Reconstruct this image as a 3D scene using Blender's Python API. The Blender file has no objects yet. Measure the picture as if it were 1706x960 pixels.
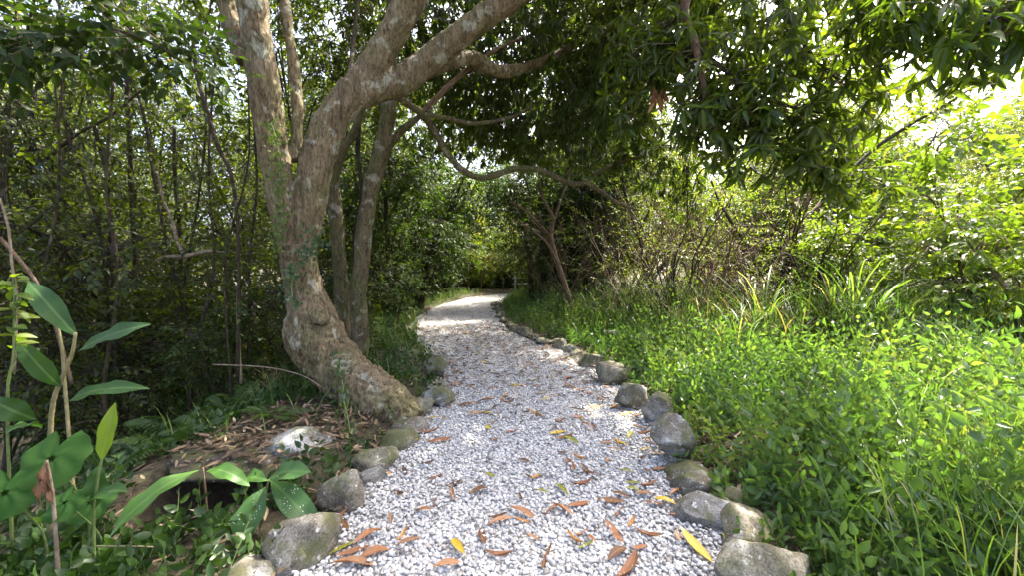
import bpy, bmesh, math, random
import numpy as np
from mathutils import Vector, Matrix, noise as mnoise

random.seed(7)
RG = np.random.default_rng(7)
R = math.radians
SC = bpy.context.scene
COL = SC.collection

# ------------------------------------------------------------------ camera, sky, sun, exposure
CAM_H, FPX, W0, H0 = 1.5, 640.0, 1706.0, 960.0
PITCH = math.atan(40.0 / FPX)
cam_d = bpy.data.cameras.new("camera")
cam_d.sensor_width = 36.0
cam_d.lens = 36.0 * FPX / W0
cam_d.clip_start, cam_d.clip_end = 0.05, 2000.0
cam = bpy.data.objects.new("camera", cam_d)
COL.objects.link(cam)
cam.location = (0, 0, CAM_H)
cam.rotation_euler = (math.pi / 2 - PITCH, 0, 0)
SC.camera = cam

SUN_EL, SUN_AZ = R(58), R(45)          # azimuth measured from +Y (ahead) towards +X (right)
world = bpy.data.worlds.new("World")
SC.world = world
world.use_nodes = True
wn = world.node_tree
sky = wn.nodes.new("ShaderNodeTexSky")
sky.sky_type = 'NISHITA'
sky.sun_disc = False
sky.sun_elevation = SUN_EL
sky.sun_rotation = SUN_AZ
sky.air_density = 0.55
sky.dust_density = 6.0
sky.ozone_density = 0.4
wn.links.new(sky.outputs[0], wn.nodes["Background"].inputs[0])
wn.nodes["Background"].inputs[1].default_value = 0.15
sun_d = bpy.data.lights.new("sun", 'SUN')
sun_d.energy = 3.5
sun_d.angle = R(0.6)
sun_d.color = (1.0, 0.94, 0.82)
sun = bpy.data.objects.new("sun", sun_d)
COL.objects.link(sun)
sdir = Vector((math.sin(SUN_AZ) * math.cos(SUN_EL), math.cos(SUN_AZ) * math.cos(SUN_EL), math.sin(SUN_EL)))
sun.rotation_euler = (-sdir).to_track_quat('-Z', 'Y').to_euler()
sun.location = (8, 9, 20)
vs = SC.view_settings
vs.view_transform = 'Standard'
vs.look = 'None'
vs.gamma = 1.0
vs.exposure = 2.95
vs.use_curve_mapping = False
cy = SC.cycles
cy.max_bounces = 6
cy.diffuse_bounces = 3
cy.glossy_bounces = 2
cy.transmission_bounces = 4
cy.transparent_max_bounces = 4
cy.caustics_reflective = False
cy.caustics_refractive = False
cy.use_denoising = True
cy.denoiser = 'OPENIMAGEDENOISE'
cy.use_adaptive_sampling = True
cy.adaptive_threshold = 0.02

# ------------------------------------------------------------------ picture geometry -> place
FW = np.array([0, math.cos(PITCH), -math.sin(PITCH)])
UPV = np.array([0, math.sin(PITCH), math.cos(PITCH)])
def ray(x, y):
    return FW + (x - 853.0) / FPX * np.array([1.0, 0, 0]) - (y - 480.0) / FPX * UPV
def P(x, y, Y):                         # the point seen at a pixel, Y metres ahead
    r = ray(x, y)
    return np.array([0, 0, CAM_H]) + r * (Y / r[1])
def G(x, y, z=0.0):                     # the point of level ground seen at a pixel
    r = ray(x, y)
    return np.array([0, 0, CAM_H]) + r * ((z - CAM_H) / r[2])

def edge(pts, extra):
    a = [G(*p)[:2] for p in pts] + [np.array(e, float) for e in extra]
    a = np.array(sorted(a, key=lambda q: q[1]))
    return a
EL = edge([(430, 1060), (500, 960), (560, 880), (620, 800), (660, 750), (712, 700), (748, 660), (742, 620), (722, 590), (700, 560),
           (690, 545), (700, 528), (735, 510), (780, 497)], [(-1.15, -3), (-1.15, 1.0), (0.2, 19.8), (3, 21.2), (12, 23.5)])
ER = edge([(1215, 960), (1185, 880), (1130, 800), (1100, 730), (1072, 690), (1030, 650), (985, 610), (930, 585), (880, 568),
           (840, 550), (825, 530), (820, 515)], [(1.05, -3), (1.05, 1.0), (-0.6, 14.5), (-0.1, 16.8), (1.0, 18.0), (3, 18.9), (12, 20.6)])
def xl(y): return np.interp(y, EL[:, 1], EL[:, 0])
def xr(y): return np.interp(y, ER[:, 1], ER[:, 0])
def sst(x, a, b):
    t = np.clip((x - a) / (b - a), 0, 1)
    return t * t * (3 - 2 * t)
def wob(x, y):
    return (np.sin(1.7 * x + 0.6 * y) * np.sin(1.3 * y - 0.4 * x + 1.1) * 0.5 + np.sin(4.1 * x - 1.9 * y + 2.0) * np.sin(3.7 * y + 0.7 * x) * 0.25
            + np.sin(8.3 * x + 3.1 * y) * np.sin(7.1 * y - 2.2 * x) * 0.12)
def height(x, y):
    x = np.asarray(x, float); y = np.asarray(y, float)
    dr, dl = x - xr(y), xl(y) - x
    z = np.full(np.broadcast(x, y).shape, -0.03)
    z = z + sst(dr, 0.02, 0.55) * 0.13 + np.clip(dr - 1.0, 0, 8) * 0.045 + np.clip(dr - 9, 0, 60) * 0.12
    z = z + sst(dl, 0.02, 0.55) * 0.11
    near = 1 - sst(y, 9, 14)
    z = z - (np.clip(dl - 1.5, 0, 7) * 0.36) * near
    z = z - 1.3 * np.exp(-(((x + 2.02) / 0.40) ** 2 + ((y - 2.52) / 0.26) ** 2) ** 2)
    z = z - 0.22 * sst(dl, 0.5, 1.3) * (1 - sst(y, 1.9, 2.6))
    z = z + wob(x, y) * 0.045 * (sst(dr, 0.3, 1.2) + sst(dl, 0.3, 1.2))
    return z
def H(x, y): return float(height(x, y))

# ------------------------------------------------------------------ materials
def newmat(name):
    m = bpy.data.materials.new(name)
    m.use_nodes = True
    nt = m.node_tree
    return m, nt, nt.nodes["Principled BSDF"], nt.nodes["Material Output"]
def N(nt, t, **kw):
    n = nt.nodes.new(t)
    for k, v in kw.items():
        setattr(n, k, v)
    return n
def ramp(nt, stops):
    r = N(nt, "ShaderNodeValToRGB")
    e = r.color_ramp.elements
    while len(e) < len(stops):
        e.new(0.5)
    for i, (p, c) in enumerate(stops):
        e[i].position = p
        e[i].color = (*c, 1)
    return r
def noisetex(nt, scale, detail=4, rough=0.6, vec=None, dist=0.0):
    n = N(nt, "ShaderNodeTexNoise")
    n.inputs["Scale"].default_value = scale
    n.inputs["Detail"].default_value = detail
    n.inputs["Roughness"].default_value = rough
    n.inputs["Distortion"].default_value = dist
    if vec is not None:
        nt.links.new(vec, n.inputs["Vector"])
    return n
def mixc(nt, f, a, b, mode='MIX'):
    m = N(nt, "ShaderNodeMix", data_type='RGBA', blend_type=mode)
    for s, v in ((m.inputs[0], f), (m.inputs[6], a), (m.inputs[7], b)):
        if isinstance(v, (int, float)):
            s.default_value = v
        elif isinstance(v, tuple):
            s.default_value = (*v, 1)
        else:
            nt.links.new(v, s)
    return m.outputs[2]
def math_(nt, op, a, b=0.0, clamp=False):
    m = N(nt, "ShaderNodeMath", operation=op, use_clamp=clamp)
    for s, v in ((m.inputs[0], a), (m.inputs[1], b)):
        if isinstance(v, (int, float)):
            s.default_value = v
        else:
            nt.links.new(v, s)
    return m.outputs[0]

def leafmat(name, stops, trans=(1.35, 1.5, 0.55), tf=0.4, rough=0.42, spec=0.35, rib=None, veins=False, specks=False, wear=0.0):
    """leaf colour picked per leaf (attribute lv: random, across, along), shining through from behind"""
    m, nt, bs, out = newmat(name)
    at = N(nt, "ShaderNodeAttribute", attribute_name="lv")
    sep = N(nt, "ShaderNodeSeparateXYZ")
    nt.links.new(at.outputs["Vector"], sep.inputs[0])
    oi = N(nt, "ShaderNodeObjectInfo")
    v = math_(nt, 'ADD', sep.outputs[0], math_(nt, 'MULTIPLY', math_(nt, 'SUBTRACT', oi.outputs["Random"], 0.5), 0.22), True)
    rp = ramp(nt, stops)
    nt.links.new(v, rp.inputs[0])
    col = rp.outputs[0]
    if wear:
        tc = N(nt, "ShaderNodeTexCoord")
        nz = noisetex(nt, 38, 3, 0.6, tc.outputs["Object"])
        wr = ramp(nt, [(0.62, (0, 0, 0)), (0.74, (1, 1, 1))])
        nt.links.new(nz.outputs[0], wr.inputs[0])
        col = mixc(nt, math_(nt, 'MULTIPLY', wr.outputs[0], wear), col, (0.10, 0.055, 0.018))
    if rib is not None:
        ab = math_(nt, 'ABSOLUTE', sep.outputs[1])
        rb = ramp(nt, [(0.0, (1, 1, 1)), (0.035, (0.7, 0.7, 0.7)), (0.07, (0, 0, 0))])
        nt.links.new(ab, rb.inputs[0])
        col = mixc(nt, math_(nt, 'MULTIPLY', rb.outputs[0], 0.6), col, rib)
        if veins:
            ph = math_(nt, 'SUBTRACT', math_(nt, 'MULTIPLY', sep.outputs[2], 1.0), math_(nt, 'MULTIPLY', ab, 0.42))
            sn = math_(nt, 'SINE', math_(nt, 'MULTIPLY', ph, 210.0))
            col = mixc(nt, math_(nt, 'MULTIPLY', math_(nt, 'ADD', sn, 1.0), 0.035), col, rib)
            bp = N(nt, "ShaderNodeBump")
            bp.inputs["Strength"].default_value = 0.12
            bp.inputs["Distance"].default_value = 0.002
            nt.links.new(sn, bp.inputs["Height"])
            nt.links.new(bp.outputs[0], bs.inputs["Normal"])
    if specks:
        tc = N(nt, "ShaderNodeTexCoord")
        vo = N(nt, "ShaderNodeTexVoronoi")
        vo.inputs["Scale"].default_value = 75
        nt.links.new(tc.outputs["Object"], vo.inputs["Vector"])
        vr = ramp(nt, [(0.16, (1, 1, 1)), (0.24, (0, 0, 0))])
        nt.links.new(vo.outputs["Distance"], vr.inputs[0])
        nz = noisetex(nt, 14, 2, 0.5, tc.outputs["Object"])
        nr = ramp(nt, [(0.5, (0, 0, 0)), (0.58, (1, 1, 1))])
        nt.links.new(nz.outputs[0], nr.inputs[0])
        col = mixc(nt, math_(nt, 'MULTIPLY', vr.outputs[0], nr.outputs[0]), col, (0.6, 0.62, 0.55))
    nt.links.new(col, bs.inputs["Base Color"])
    bs.inputs["Roughness"].default_value = rough
    bs.inputs["Specular IOR Level"].default_value = spec
    tr = N(nt, "ShaderNodeBsdfTranslucent")
    nt.links.new(mixc(nt, 1.0, col, trans, 'MULTIPLY'), tr.inputs[0])
    mx = N(nt, "ShaderNodeMixShader")
    mx.inputs[0].default_value = tf
    nt.links.new(bs.outputs[0], mx.inputs[1])
    nt.links.new(tr.outputs[0], mx.inputs[2])
    nt.links.new(mx.outputs[0], out.inputs[0])
    return m

def barkmat(name, dark, mid, light, lichen=(0.42, 0.43, 0.36), lichen_amt=0.5, scale=1.0, moss=0.0, ringed=False, bump=0.6):
    m, nt, bs, out = newmat(name)
    tc = N(nt, "ShaderNodeTexCoord")
    mp = N(nt, "ShaderNodeMapping")
    mp.inputs["Scale"].default_value = (1, 1, 0.28)
    nt.links.new(tc.outputs["Object"], mp.inputs[0])
    n1 = noisetex(nt, 9 * scale, 6, 0.65, mp.outputs[0], 0.6)
    r1 = ramp(nt, [(0.28, dark), (0.5, mid), (0.74, light)])
    nt.links.new(n1.outputs[0], r1.inputs[0])
    n2 = noisetex(nt, 2.2 * scale, 3, 0.5, tc.outputs["Object"], 0.4)
    col = mixc(nt, math_(nt, 'MULTIPLY', n2.outputs[0], 0.5), r1.outputs[0], (dark[0] * 1.6, dark[1] * 1.3, dark[2]))
    n3 = noisetex(nt, 5.5 * scale, 3, 0.55, tc.outputs["Object"], 0.3)
    r3 = ramp(nt, [(0.585, (0, 0, 0)), (0.63, (1, 1, 1))])
    nt.links.new(n3.outputs[0], r3.inputs[0])
    n3b = noisetex(nt, 40 * scale, 2, 0.5, tc.outputs["Object"])
    lf = math_(nt, 'MULTIPLY', math_(nt, 'MULTIPLY', r3.outputs[0], math_(nt, 'ADD', n3b.outputs[0], 0.35, True)), lichen_amt)
    col = mixc(nt, lf, col, lichen)
    if moss:
        n4 = noisetex(nt, 3.0, 4, 0.6, tc.outputs["Object"])
        r4 = ramp(nt, [(0.45, (0, 0, 0)), (0.62, (1, 1, 1))])
        nt.links.new(n4.outputs[0], r4.inputs[0])
        col = mixc(nt, math_(nt, 'MULTIPLY', r4.outputs[0], moss), col, (0.09, 0.11, 0.025))
    # fine cracks
    n5 = noisetex(nt, 34 * scale, 5, 0.7, mp.outputs[0], 1.2)
    r5 = ramp(nt, [(0.38, (0.14, 0.12, 0.1)), (0.53, (1, 1, 1)), (0.7, (1.25, 1.22, 1.18))])
    nt.links.new(n5.outputs[0], r5.inputs[0])
    col = mixc(nt, 0.75, col, r5.outputs[0], 'MULTIPLY')
    nt.links.new(col, bs.inputs["Base Color"])
    bs.inputs["Roughness"].default_value = 0.85
    bs.inputs["Specular IOR Level"].default_value = 0.2
    hb = math_(nt, 'ADD', math_(nt, 'MULTIPLY', n5.outputs[0], 0.6), n1.outputs[0])
    bp = N(nt, "ShaderNodeBump")
    bp.inputs["Strength"].default_value = bump
    bp.inputs["Distance"].default_value = 0.02
    nt.links.new(hb, bp.inputs["Height"])
    nt.links.new(bp.outputs[0], bs.inputs["Normal"])
    return m

def stonemat(name, base=(0.13, 0.117, 0.093), pale=(0.29, 0.27, 0.23), moss=0.5, white=0.15):
    m, nt, bs, out = newmat(name)
    tc = N(nt, "ShaderNodeTexCoord")
    oi = N(nt, "ShaderNodeObjectInfo")
    off = N(nt, "ShaderNodeVectorMath", operation='ADD')
    nt.links.new(tc.outputs["Object"], off.inputs[0])
    cmb = N(nt, "ShaderNodeCombineXYZ")
    nt.links.new(math_(nt, 'MULTIPLY', oi.outputs["Random"], 40.0), cmb.inputs[0])
    nt.links.new(cmb.outputs[0], off.inputs[1])
    v = off.outputs[0]
    n1 = noisetex(nt, 7, 8, 0.7, v, 0.3)
    r1 = ramp(nt, [(0.3, tuple(c * 0.55 for c in base)), (0.5, base), (0.72, pale)])
    nt.links.new(n1.outputs[0], r1.inputs[0])
    col = r1.outputs[0]
    n2 = noisetex(nt, 26, 3, 0.6, v)                          # pale lichen flecks
    r2 = ramp(nt, [(0.62, (0, 0, 0)), (0.67, (1, 1, 1))])
    nt.links.new(n2.outputs[0], r2.inputs[0])
    n2b = noisetex(nt, 3.2, 2, 0.5, v)
    r2b = ramp(nt, [(0.60 - white * 0.35, (0, 0, 0)), (0.74 - white * 0.35, (1, 1, 1))])
    nt.links.new(n2b.outputs[0], r2b.inputs[0])
    col = mixc(nt, math_(nt, 'MULTIPLY', r2.outputs[0], 0.75), col, (0.5, 0.5, 0.45))
    n2c = noisetex(nt, 60, 4, 0.7, v)
    col = mixc(nt, math_(nt, 'MULTIPLY', r2b.outputs[0], math_(nt, 'MULTIPLY', n2c.outputs[0], 1.2, True)), col, (0.62, 0.62, 0.6))
    n6 = noisetex(nt, 95, 5, 0.75, v)
    r6 = ramp(nt, [(0.38, (0.3, 0.29, 0.27)), (0.5, (1, 1, 1)), (0.64, (1.5, 1.5, 1.45))])
    nt.links.new(n6.outputs[0], r6.inputs[0])
    col = mixc(nt, 0.8, col, r6.outputs[0], 'MULTIPLY')
    geo = N(nt, "ShaderNodeNewGeometry")
    sp = N(nt, "ShaderNodeSeparateXYZ")
    nt.links.new(geo.outputs["Normal"], sp.inputs[0])
    n3 = noisetex(nt, 5, 5, 0.65, v)
    mf = math_(nt, 'ADD', n3.outputs[0], math_(nt, 'MULTIPLY', sp.outputs[2], 0.08))
    r3 = ramp(nt, [(0.60 - moss * 0.18, (0, 0, 0)), (0.72 - moss * 0.18, (1, 1, 1))])
    nt.links.new(mf, r3.inputs[0])
    col = mixc(nt, math_(nt, 'MULTIPLY', r3.outputs[0], 0.85), col, (0.075, 0.08, 0.03))
    nt.links.new(col, bs.inputs["Base Color"])
    bs.inputs["Roughness"].default_value = 0.9
    bs.inputs["Specular IOR Level"].default_value = 0.2
    bp = N(nt, "ShaderNodeBump")
    bp.inputs["Strength"].default_value = 0.7
    bp.inputs["Distance"].default_value = 0.012
    nt.links.new(math_(nt, 'ADD', n1.outputs[0], math_(nt, 'MULTIPLY', n2c.outputs[0], 0.3)), bp.inputs["Height"])
    nt.links.new(bp.outputs[0], bs.inputs["Normal"])
    return m

def groundmat():
    m, nt, bs, out = newmat("forest_soil")
    tc = N(nt, "ShaderNodeTexCoord")
    n1 = noisetex(nt, 1.3, 6, 0.65, tc.outputs["Object"])
    n2 = noisetex(nt, 22, 6, 0.7, tc.outputs["Object"], 0.8)
    r1 = ramp(nt, [(0.3, (0.018, 0.013, 0.008)), (0.5, (0.05, 0.035, 0.02)), (0.7, (0.11, 0.075, 0.042))])
    nt.links.new(n2.outputs[0], r1.inputs[0])
    r2 = ramp(nt, [(0.4, (0, 0, 0)), (0.62, (1, 1, 1))])
    nt.links.new(n1.outputs[0], r2.inputs[0])
    col = mixc(nt, math_(nt, 'MULTIPLY', r2.outputs[0], 0.6), r1.outputs[0], (0.04, 0.05, 0.015))
    nt.links.new(col, bs.inputs["Base Color"])
    bs.inputs["Roughness"].default_value = 0.95
    bp = N(nt, "ShaderNodeBump")
    bp.inputs["Strength"].default_value = 0.9
    bp.inputs["Distance"].default_value = 0.04
    nt.links.new(n2.outputs[0], bp.inputs["Height"])
    nt.links.new(bp.outputs[0], bs.inputs["Normal"])
    return m
def gravelbedmat():
    m, nt, bs, out = newmat("gravel_bed")
    tc = N(nt, "ShaderNodeTexCoord")
    vo = N(nt, "ShaderNodeTexVoronoi")
    vo.inputs["Scale"].default_value = 55
    nt.links.new(tc.outputs["Object"], vo.inputs["Vector"])
    r1 = ramp(nt, [(0.0, (0.5, 0.5, 0.5)), (0.5, (0.36, 0.36, 0.35)), (0.9, (0.12, 0.115, 0.1))])
    nt.links.new(vo.outputs["Distance"], r1.inputs[0])
    nt.links.new(r1.outputs[0], bs.inputs["Base Color"])
    bs.inputs["Roughness"].default_value = 0.9
    return m
def pebblemat():
    m, nt, bs, out = newmat("white_pebble")
    at = N(nt, "ShaderNodeAttribute", attribute_type='INSTANCER', attribute_name="peb")
    rp = ramp(nt, [(0.0, (0.12, 0.11, 0.095)), (0.06, (0.27, 0.255, 0.23)), (0.16, (0.34, 0.337, 0.325)), (0.45, (0.41, 0.41, 0.40)), (0.75, (0.49, 0.49, 0.48)), (1.0, (0.59, 0.59, 0.58))])
    nt.links.new(at.outputs["Fac"], rp.inputs[0])
    tc = N(nt, "ShaderNodeTexCoord")
    nz = noisetex(nt, 1.1, 3, 0.6, tc.outputs["Object"])
    r2 = ramp(nt, [(0.35, (0.82, 0.8, 0.76)), (0.6, (1, 1, 1))])
    nt.links.new(nz.outputs[0], r2.inputs[0])
    nt.links.new(mixc(nt, 1.0, rp.outputs[0], r2.outputs[0], 'MULTIPLY'), bs.inputs["Base Color"])
    bs.inputs["Roughness"].default_value = 0.6
    bs.inputs["Specular IOR Level"].default_value = 0.3
    return m
def plainmat(name, a, b, scale=12, rough=0.85):
    m, nt, bs, out = newmat(name)
    tc = N(nt, "ShaderNodeTexCoord")
    n1 = noisetex(nt, scale, 5, 0.65, tc.outputs["Object"])
    r1 = ramp(nt, [(0.35, a), (0.65, b)])
    nt.links.new(n1.outputs[0], r1.inputs[0])
    nt.links.new(r1.outputs[0], bs.inputs["Base Color"])
    bs.inputs["Roughness"].default_value = rough
    bp = N(nt, "ShaderNodeBump")
    bp.inputs["Strength"].default_value = 0.4
    bp.inputs["Distance"].default_value = 0.01
    nt.links.new(n1.outputs[0], bp.inputs["Height"])
    nt.links.new(bp.outputs[0], bs.inputs["Normal"])
    return m

M = {}
M['soil'] = groundmat()
M['bed'] = gravelbedmat()
M['pebble'] = pebblemat()
M['bark'] = barkmat('mango_bark', (0.075, 0.057, 0.033), (0.19, 0.15, 0.09), (0.32, 0.265, 0.17), (0.42, 0.43, 0.34), lichen_amt=0.55, moss=0.28, bump=1.0)
M['bark_moss'] = barkmat('mossy_bark', (0.05, 0.042, 0.025), (0.13, 0.105, 0.06), (0.24, 0.20, 0.125), (0.36, 0.36, 0.29), 0.55, 1.3, moss=0.55)
M['bark_dark'] = barkmat('dark_bark', (0.02, 0.015, 0.01), (0.05, 0.038, 0.026), (0.10, 0.08, 0.055), (0.2, 0.2, 0.16), 0.3, 1.5, moss=0.25, bump=0.4)
M['bark_tan'] = barkmat('tan_stem', (0.07, 0.045, 0.03), (0.16, 0.11, 0.07), (0.27, 0.20, 0.135), (0.4, 0.37, 0.3), 0.25, 2.0, bump=0.3)
M['twig'] = plainmat('twig', (0.06, 0.042, 0.028), (0.13, 0.095, 0.06))
M['twig_dark'] = plainmat('dark_twig', (0.015, 0.012, 0.008), (0.045, 0.034, 0.022))
M['deadwood'] = plainmat('dead_wood', (0.12, 0.085, 0.05), (0.3, 0.23, 0.16), 20)
M['stem_green'] = plainmat('green_stem', (0.07, 0.11, 0.025), (0.13, 0.17, 0.05), 30, 0.5)
M['stem_tan'] = plainmat('sheath_stem', (0.13, 0.12, 0.045), (0.22, 0.19, 0.09), 30, 0.6)
M['rail'] = plainmat('pale_rail', (0.38, 0.38, 0.35), (0.55, 0.55, 0.5), 14)
M['mango'] = leafmat('mango_leaf', [(0.0, (0.026, 0.044, 0.009)), (0.5, (0.05, 0.08, 0.013)), (0.85, (0.085, 0.12, 0.018)), (1.0, (0.13, 0.15, 0.022))], trans=(2.1, 2.1, 0.5), tf=0.48, rough=0.36, spec=0.45)
M['mango_near'] = leafmat('mango_leaf_near', [(0.0, (0.036, 0.065, 0.012)), (0.6, (0.062, 0.108, 0.016)), (1.0, (0.10, 0.15, 0.022))], trans=(2.0, 2.0, 0.5), tf=0.52, rough=0.34, spec=0.45, rib=(0.12, 0.15, 0.04))
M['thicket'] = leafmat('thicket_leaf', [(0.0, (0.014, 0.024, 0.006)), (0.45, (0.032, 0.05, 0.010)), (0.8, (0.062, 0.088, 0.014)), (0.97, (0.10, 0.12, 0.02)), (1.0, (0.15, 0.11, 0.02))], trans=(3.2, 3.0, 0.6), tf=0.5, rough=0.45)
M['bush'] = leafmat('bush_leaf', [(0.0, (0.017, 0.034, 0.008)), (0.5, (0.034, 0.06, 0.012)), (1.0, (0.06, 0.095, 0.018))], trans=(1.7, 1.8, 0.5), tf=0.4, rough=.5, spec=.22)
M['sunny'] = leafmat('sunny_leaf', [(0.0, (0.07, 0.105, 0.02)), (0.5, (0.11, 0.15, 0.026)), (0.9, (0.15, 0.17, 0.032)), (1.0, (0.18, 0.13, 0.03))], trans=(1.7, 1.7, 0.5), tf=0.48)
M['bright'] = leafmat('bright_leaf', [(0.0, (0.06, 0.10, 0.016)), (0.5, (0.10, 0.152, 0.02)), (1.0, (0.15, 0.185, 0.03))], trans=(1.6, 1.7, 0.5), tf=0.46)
M['lemon'] = leafmat('lemon_leaf', [(0.0, (0.15, 0.18, 0.02)), (1.0, (0.26, 0.24, 0.03))], tf=0.45)
M['pale'] = leafmat('pale_leaf', [(0.0, (0.06, 0.085, 0.02)), (0.6, (0.10, 0.13, 0.028)), (1.0, (0.17, 0.16, 0.045))], trans=(1.7, 1.7, .5), tf=0.48)
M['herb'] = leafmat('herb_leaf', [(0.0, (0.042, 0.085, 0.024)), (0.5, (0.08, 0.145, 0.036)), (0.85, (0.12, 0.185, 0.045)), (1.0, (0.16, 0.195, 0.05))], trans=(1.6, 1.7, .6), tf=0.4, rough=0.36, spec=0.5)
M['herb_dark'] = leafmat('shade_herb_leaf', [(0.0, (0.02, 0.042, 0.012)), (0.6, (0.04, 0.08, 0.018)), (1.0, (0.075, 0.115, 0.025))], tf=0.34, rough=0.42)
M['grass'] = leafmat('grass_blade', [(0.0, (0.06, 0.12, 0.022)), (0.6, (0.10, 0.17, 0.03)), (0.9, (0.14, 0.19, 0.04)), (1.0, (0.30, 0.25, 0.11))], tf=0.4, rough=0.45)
M['grass_dark'] = leafmat('shade_tinted_blade', [(0.0, (0.016, 0.030, 0.008)), (0.6, (0.032, 0.05, 0.014)), (0.9, (0.055, 0.07, 0.022)), (1.0, (0.22, 0.16, 0.08))], tf=0.35, rough=0.6, spec=.15)  # blade colours darkened to carry the shadow of the shrub belt
M['dry_grass'] = leafmat('dry_blade', [(0.0, (0.14, 0.11, 0.05)), (0.6, (0.24, 0.19, 0.09)), (1.0, (0.36, 0.29, 0.16))], trans=(1.1, 1.0, 0.7), tf=0.3, rough=0.7)
M['fern'] = leafmat('fern_leaflet', [(0.0, (0.03, 0.06, 0.014)), (0.6, (0.055, 0.10, 0.022)), (1.0, (0.10, 0.14, 0.03))], tf=0.42)
M['ginger'] = leafmat('ginger_leaf', [(0.0, (0.02, 0.055, 0.012)), (0.6, (0.034, 0.085, 0.016)), (1.0, (0.06, 0.13, 0.02))], tf=0.35, rough=0.5, spec=0.25, rib=(0.11, 0.17, 0.06), veins=True, wear=.35)
M['ginger_bright'] = leafmat('young_broad_leaf', [(0.0, (0.05, 0.125, 0.02)), (1.0, (0.08, 0.17, 0.028))], tf=0.35, rough=0.36, spec=0.4, rib=(0.14, 0.24, 0.07), veins=True, wear=.2)
M['speckled'] = leafmat('speckled_leaf', [(0.0, (0.028, 0.07, 0.022)), (1.0, (0.05, 0.11, 0.026))], tf=0.3, rough=0.36, rib=(0.09, 0.16, 0.05), veins=True, specks=True)
M['taro'] = leafmat('round_leaf', [(0.0, (0.03, 0.085, 0.014)), (1.0, (0.05, 0.12, 0.02))], tf=0.38, rough=0.6, spec=.15, rib=(0.05, 0.12, 0.03), wear=.3)
M['rolled'] = leafmat('rolled_leaf', [(0.0, (0.12, 0.20, 0.025)), (1.0, (0.19, 0.26, 0.035))], tf=0.45, rough=0.4, rib=(0.2, 0.27, 0.08))
BR = dict(trans=(1.2, 0.9, 0.5), tf=0.15, rough=0.55, spec=0.3, rib=(0.30, 0.19, 0.09), wear=0.7)
M['fl_russet'] = leafmat('russet_dead_leaf', [(0.0, (0.17, 0.072, 0.032)), (0.5, (0.27, 0.125, 0.058)), (1.0, (0.40, 0.22, 0.11))], **BR)
M['fl_brown'] = leafmat('brown_dead_leaf', [(0.0, (0.075, 0.038, 0.02)), (0.5, (0.14, 0.07, 0.036)), (1.0, (0.24, 0.13, 0.065))], **BR)
M['fl_orange'] = leafmat('orange_dead_leaf', [(0.0, (0.35, 0.16, 0.04)), (1.0, (0.46, 0.25, 0.07))], **BR)
M['fl_yellow'] = leafmat('yellow_dead_leaf', [(0.0, (0.42, 0.27, 0.025)), (1.0, (0.55, 0.40, 0.04))], trans=(1.2, 1.0, 0.4), tf=0.2, rough=0.45, rib=(0.5, 0.4, 0.12), wear=0.5)
M['fl_green'] = leafmat('olive_dead_leaf', [(0.0, (0.16, 0.17, 0.025)), (1.0, (0.27, 0.26, 0.035))], tf=0.2, rough=0.45, rib=(0.35, 0.32, 0.09), wear=0.6)
M['litter'] = leafmat('leaf_litter', [(0.0, (0.05, 0.034, 0.02)), (0.45, (0.13, 0.087, 0.05)), (0.8, (0.22, 0.155, 0.095)), (1.0, (0.36, 0.28, 0.17))], trans=(1.1, 0.9, 0.6), tf=0.12, rough=0.65)
M['stone'] = stonemat('edging_stone', moss=0.45)
M['stone_mossy'] = stonemat('mossy_stone', (0.16, 0.145, 0.105), (0.33, 0.30, 0.235), moss=0.6, white=0.08)
M['stone_white'] = stonemat('lichened_stone', (0.15, 0.143, 0.125), (0.32, 0.31, 0.28), moss=0.4, white=0.24)

# ------------------------------------------------------------------ mesh helpers
def unit(v):
    v = np.asarray(v, float)
    return v / np.maximum(np.linalg.norm(v, axis=-1, keepdims=True), 1e-9)
class MB:
    """collects triangles; build() links them as one mesh object"""
    def __init__(s):
        s.V, s.F, s.A, s.MI, s.n = [], [], [], [], 0
    def add(s, V, F, lv=None, mi=0):
        V = np.asarray(V, float).reshape(-1, 3)
        F = np.asarray(F, np.int64).reshape(-1, 3)
        if lv is None:
            lv = np.full((len(V), 3), 0.5)
        s.V.append(V); s.F.append(F + s.n); s.A.append(np.asarray(lv, float).reshape(-1, 3))
        s.MI.append(np.full(len(F), mi, np.int32))
        s.n += len(V)
    def mesh(s, name, mats, origin=(0, 0, 0), smooth=True):
        V = np.concatenate(s.V) - np.asarray(origin, float)
        F = np.concatenate(s.F)
        return tri_mesh(name, V, F, mats, np.concatenate(s.A), np.concatenate(s.MI), smooth)
    def build(s, name, mats, parent=None, origin=(0, 0, 0), smooth=True):
        return obj(name, s.mesh(name, mats, origin, smooth), parent)
def tri_mesh(name, V, F, mats, A=None, MI=None, smooth=True):
    me = bpy.data.meshes.new(name)
    me.vertices.add(len(V))
    me.vertices.foreach_set("co", V.astype(np.float32).ravel())
    me.loops.add(len(F) * 3)
    me.loops.foreach_set("vertex_index", F.astype(np.int32).ravel())
    me.polygons.add(len(F))
    me.polygons.foreach_set("loop_start", np.arange(0, len(F) * 3, 3, dtype=np.int32))
    me.polygons.foreach_set("use_smooth", np.full(len(F), smooth, bool))
    for m in (mats if isinstance(mats, (list, tuple)) else [mats]):
        me.materials.append(M[m])
    if MI is not None:
        me.polygons.foreach_set("material_index", MI)
    if A is not None:
        at = me.attributes.new("lv", 'FLOAT_VECTOR', 'POINT')
        at.data.foreach_set("vector", A.astype(np.float32).ravel())
    me.update(calc_edges=True)
    return me
def obj(name, me, parent=None):
    o = bpy.data.objects.new(name, me)
    COL.objects.link(o)
    if parent is not None:
        o.parent = parent
    return o
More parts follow.
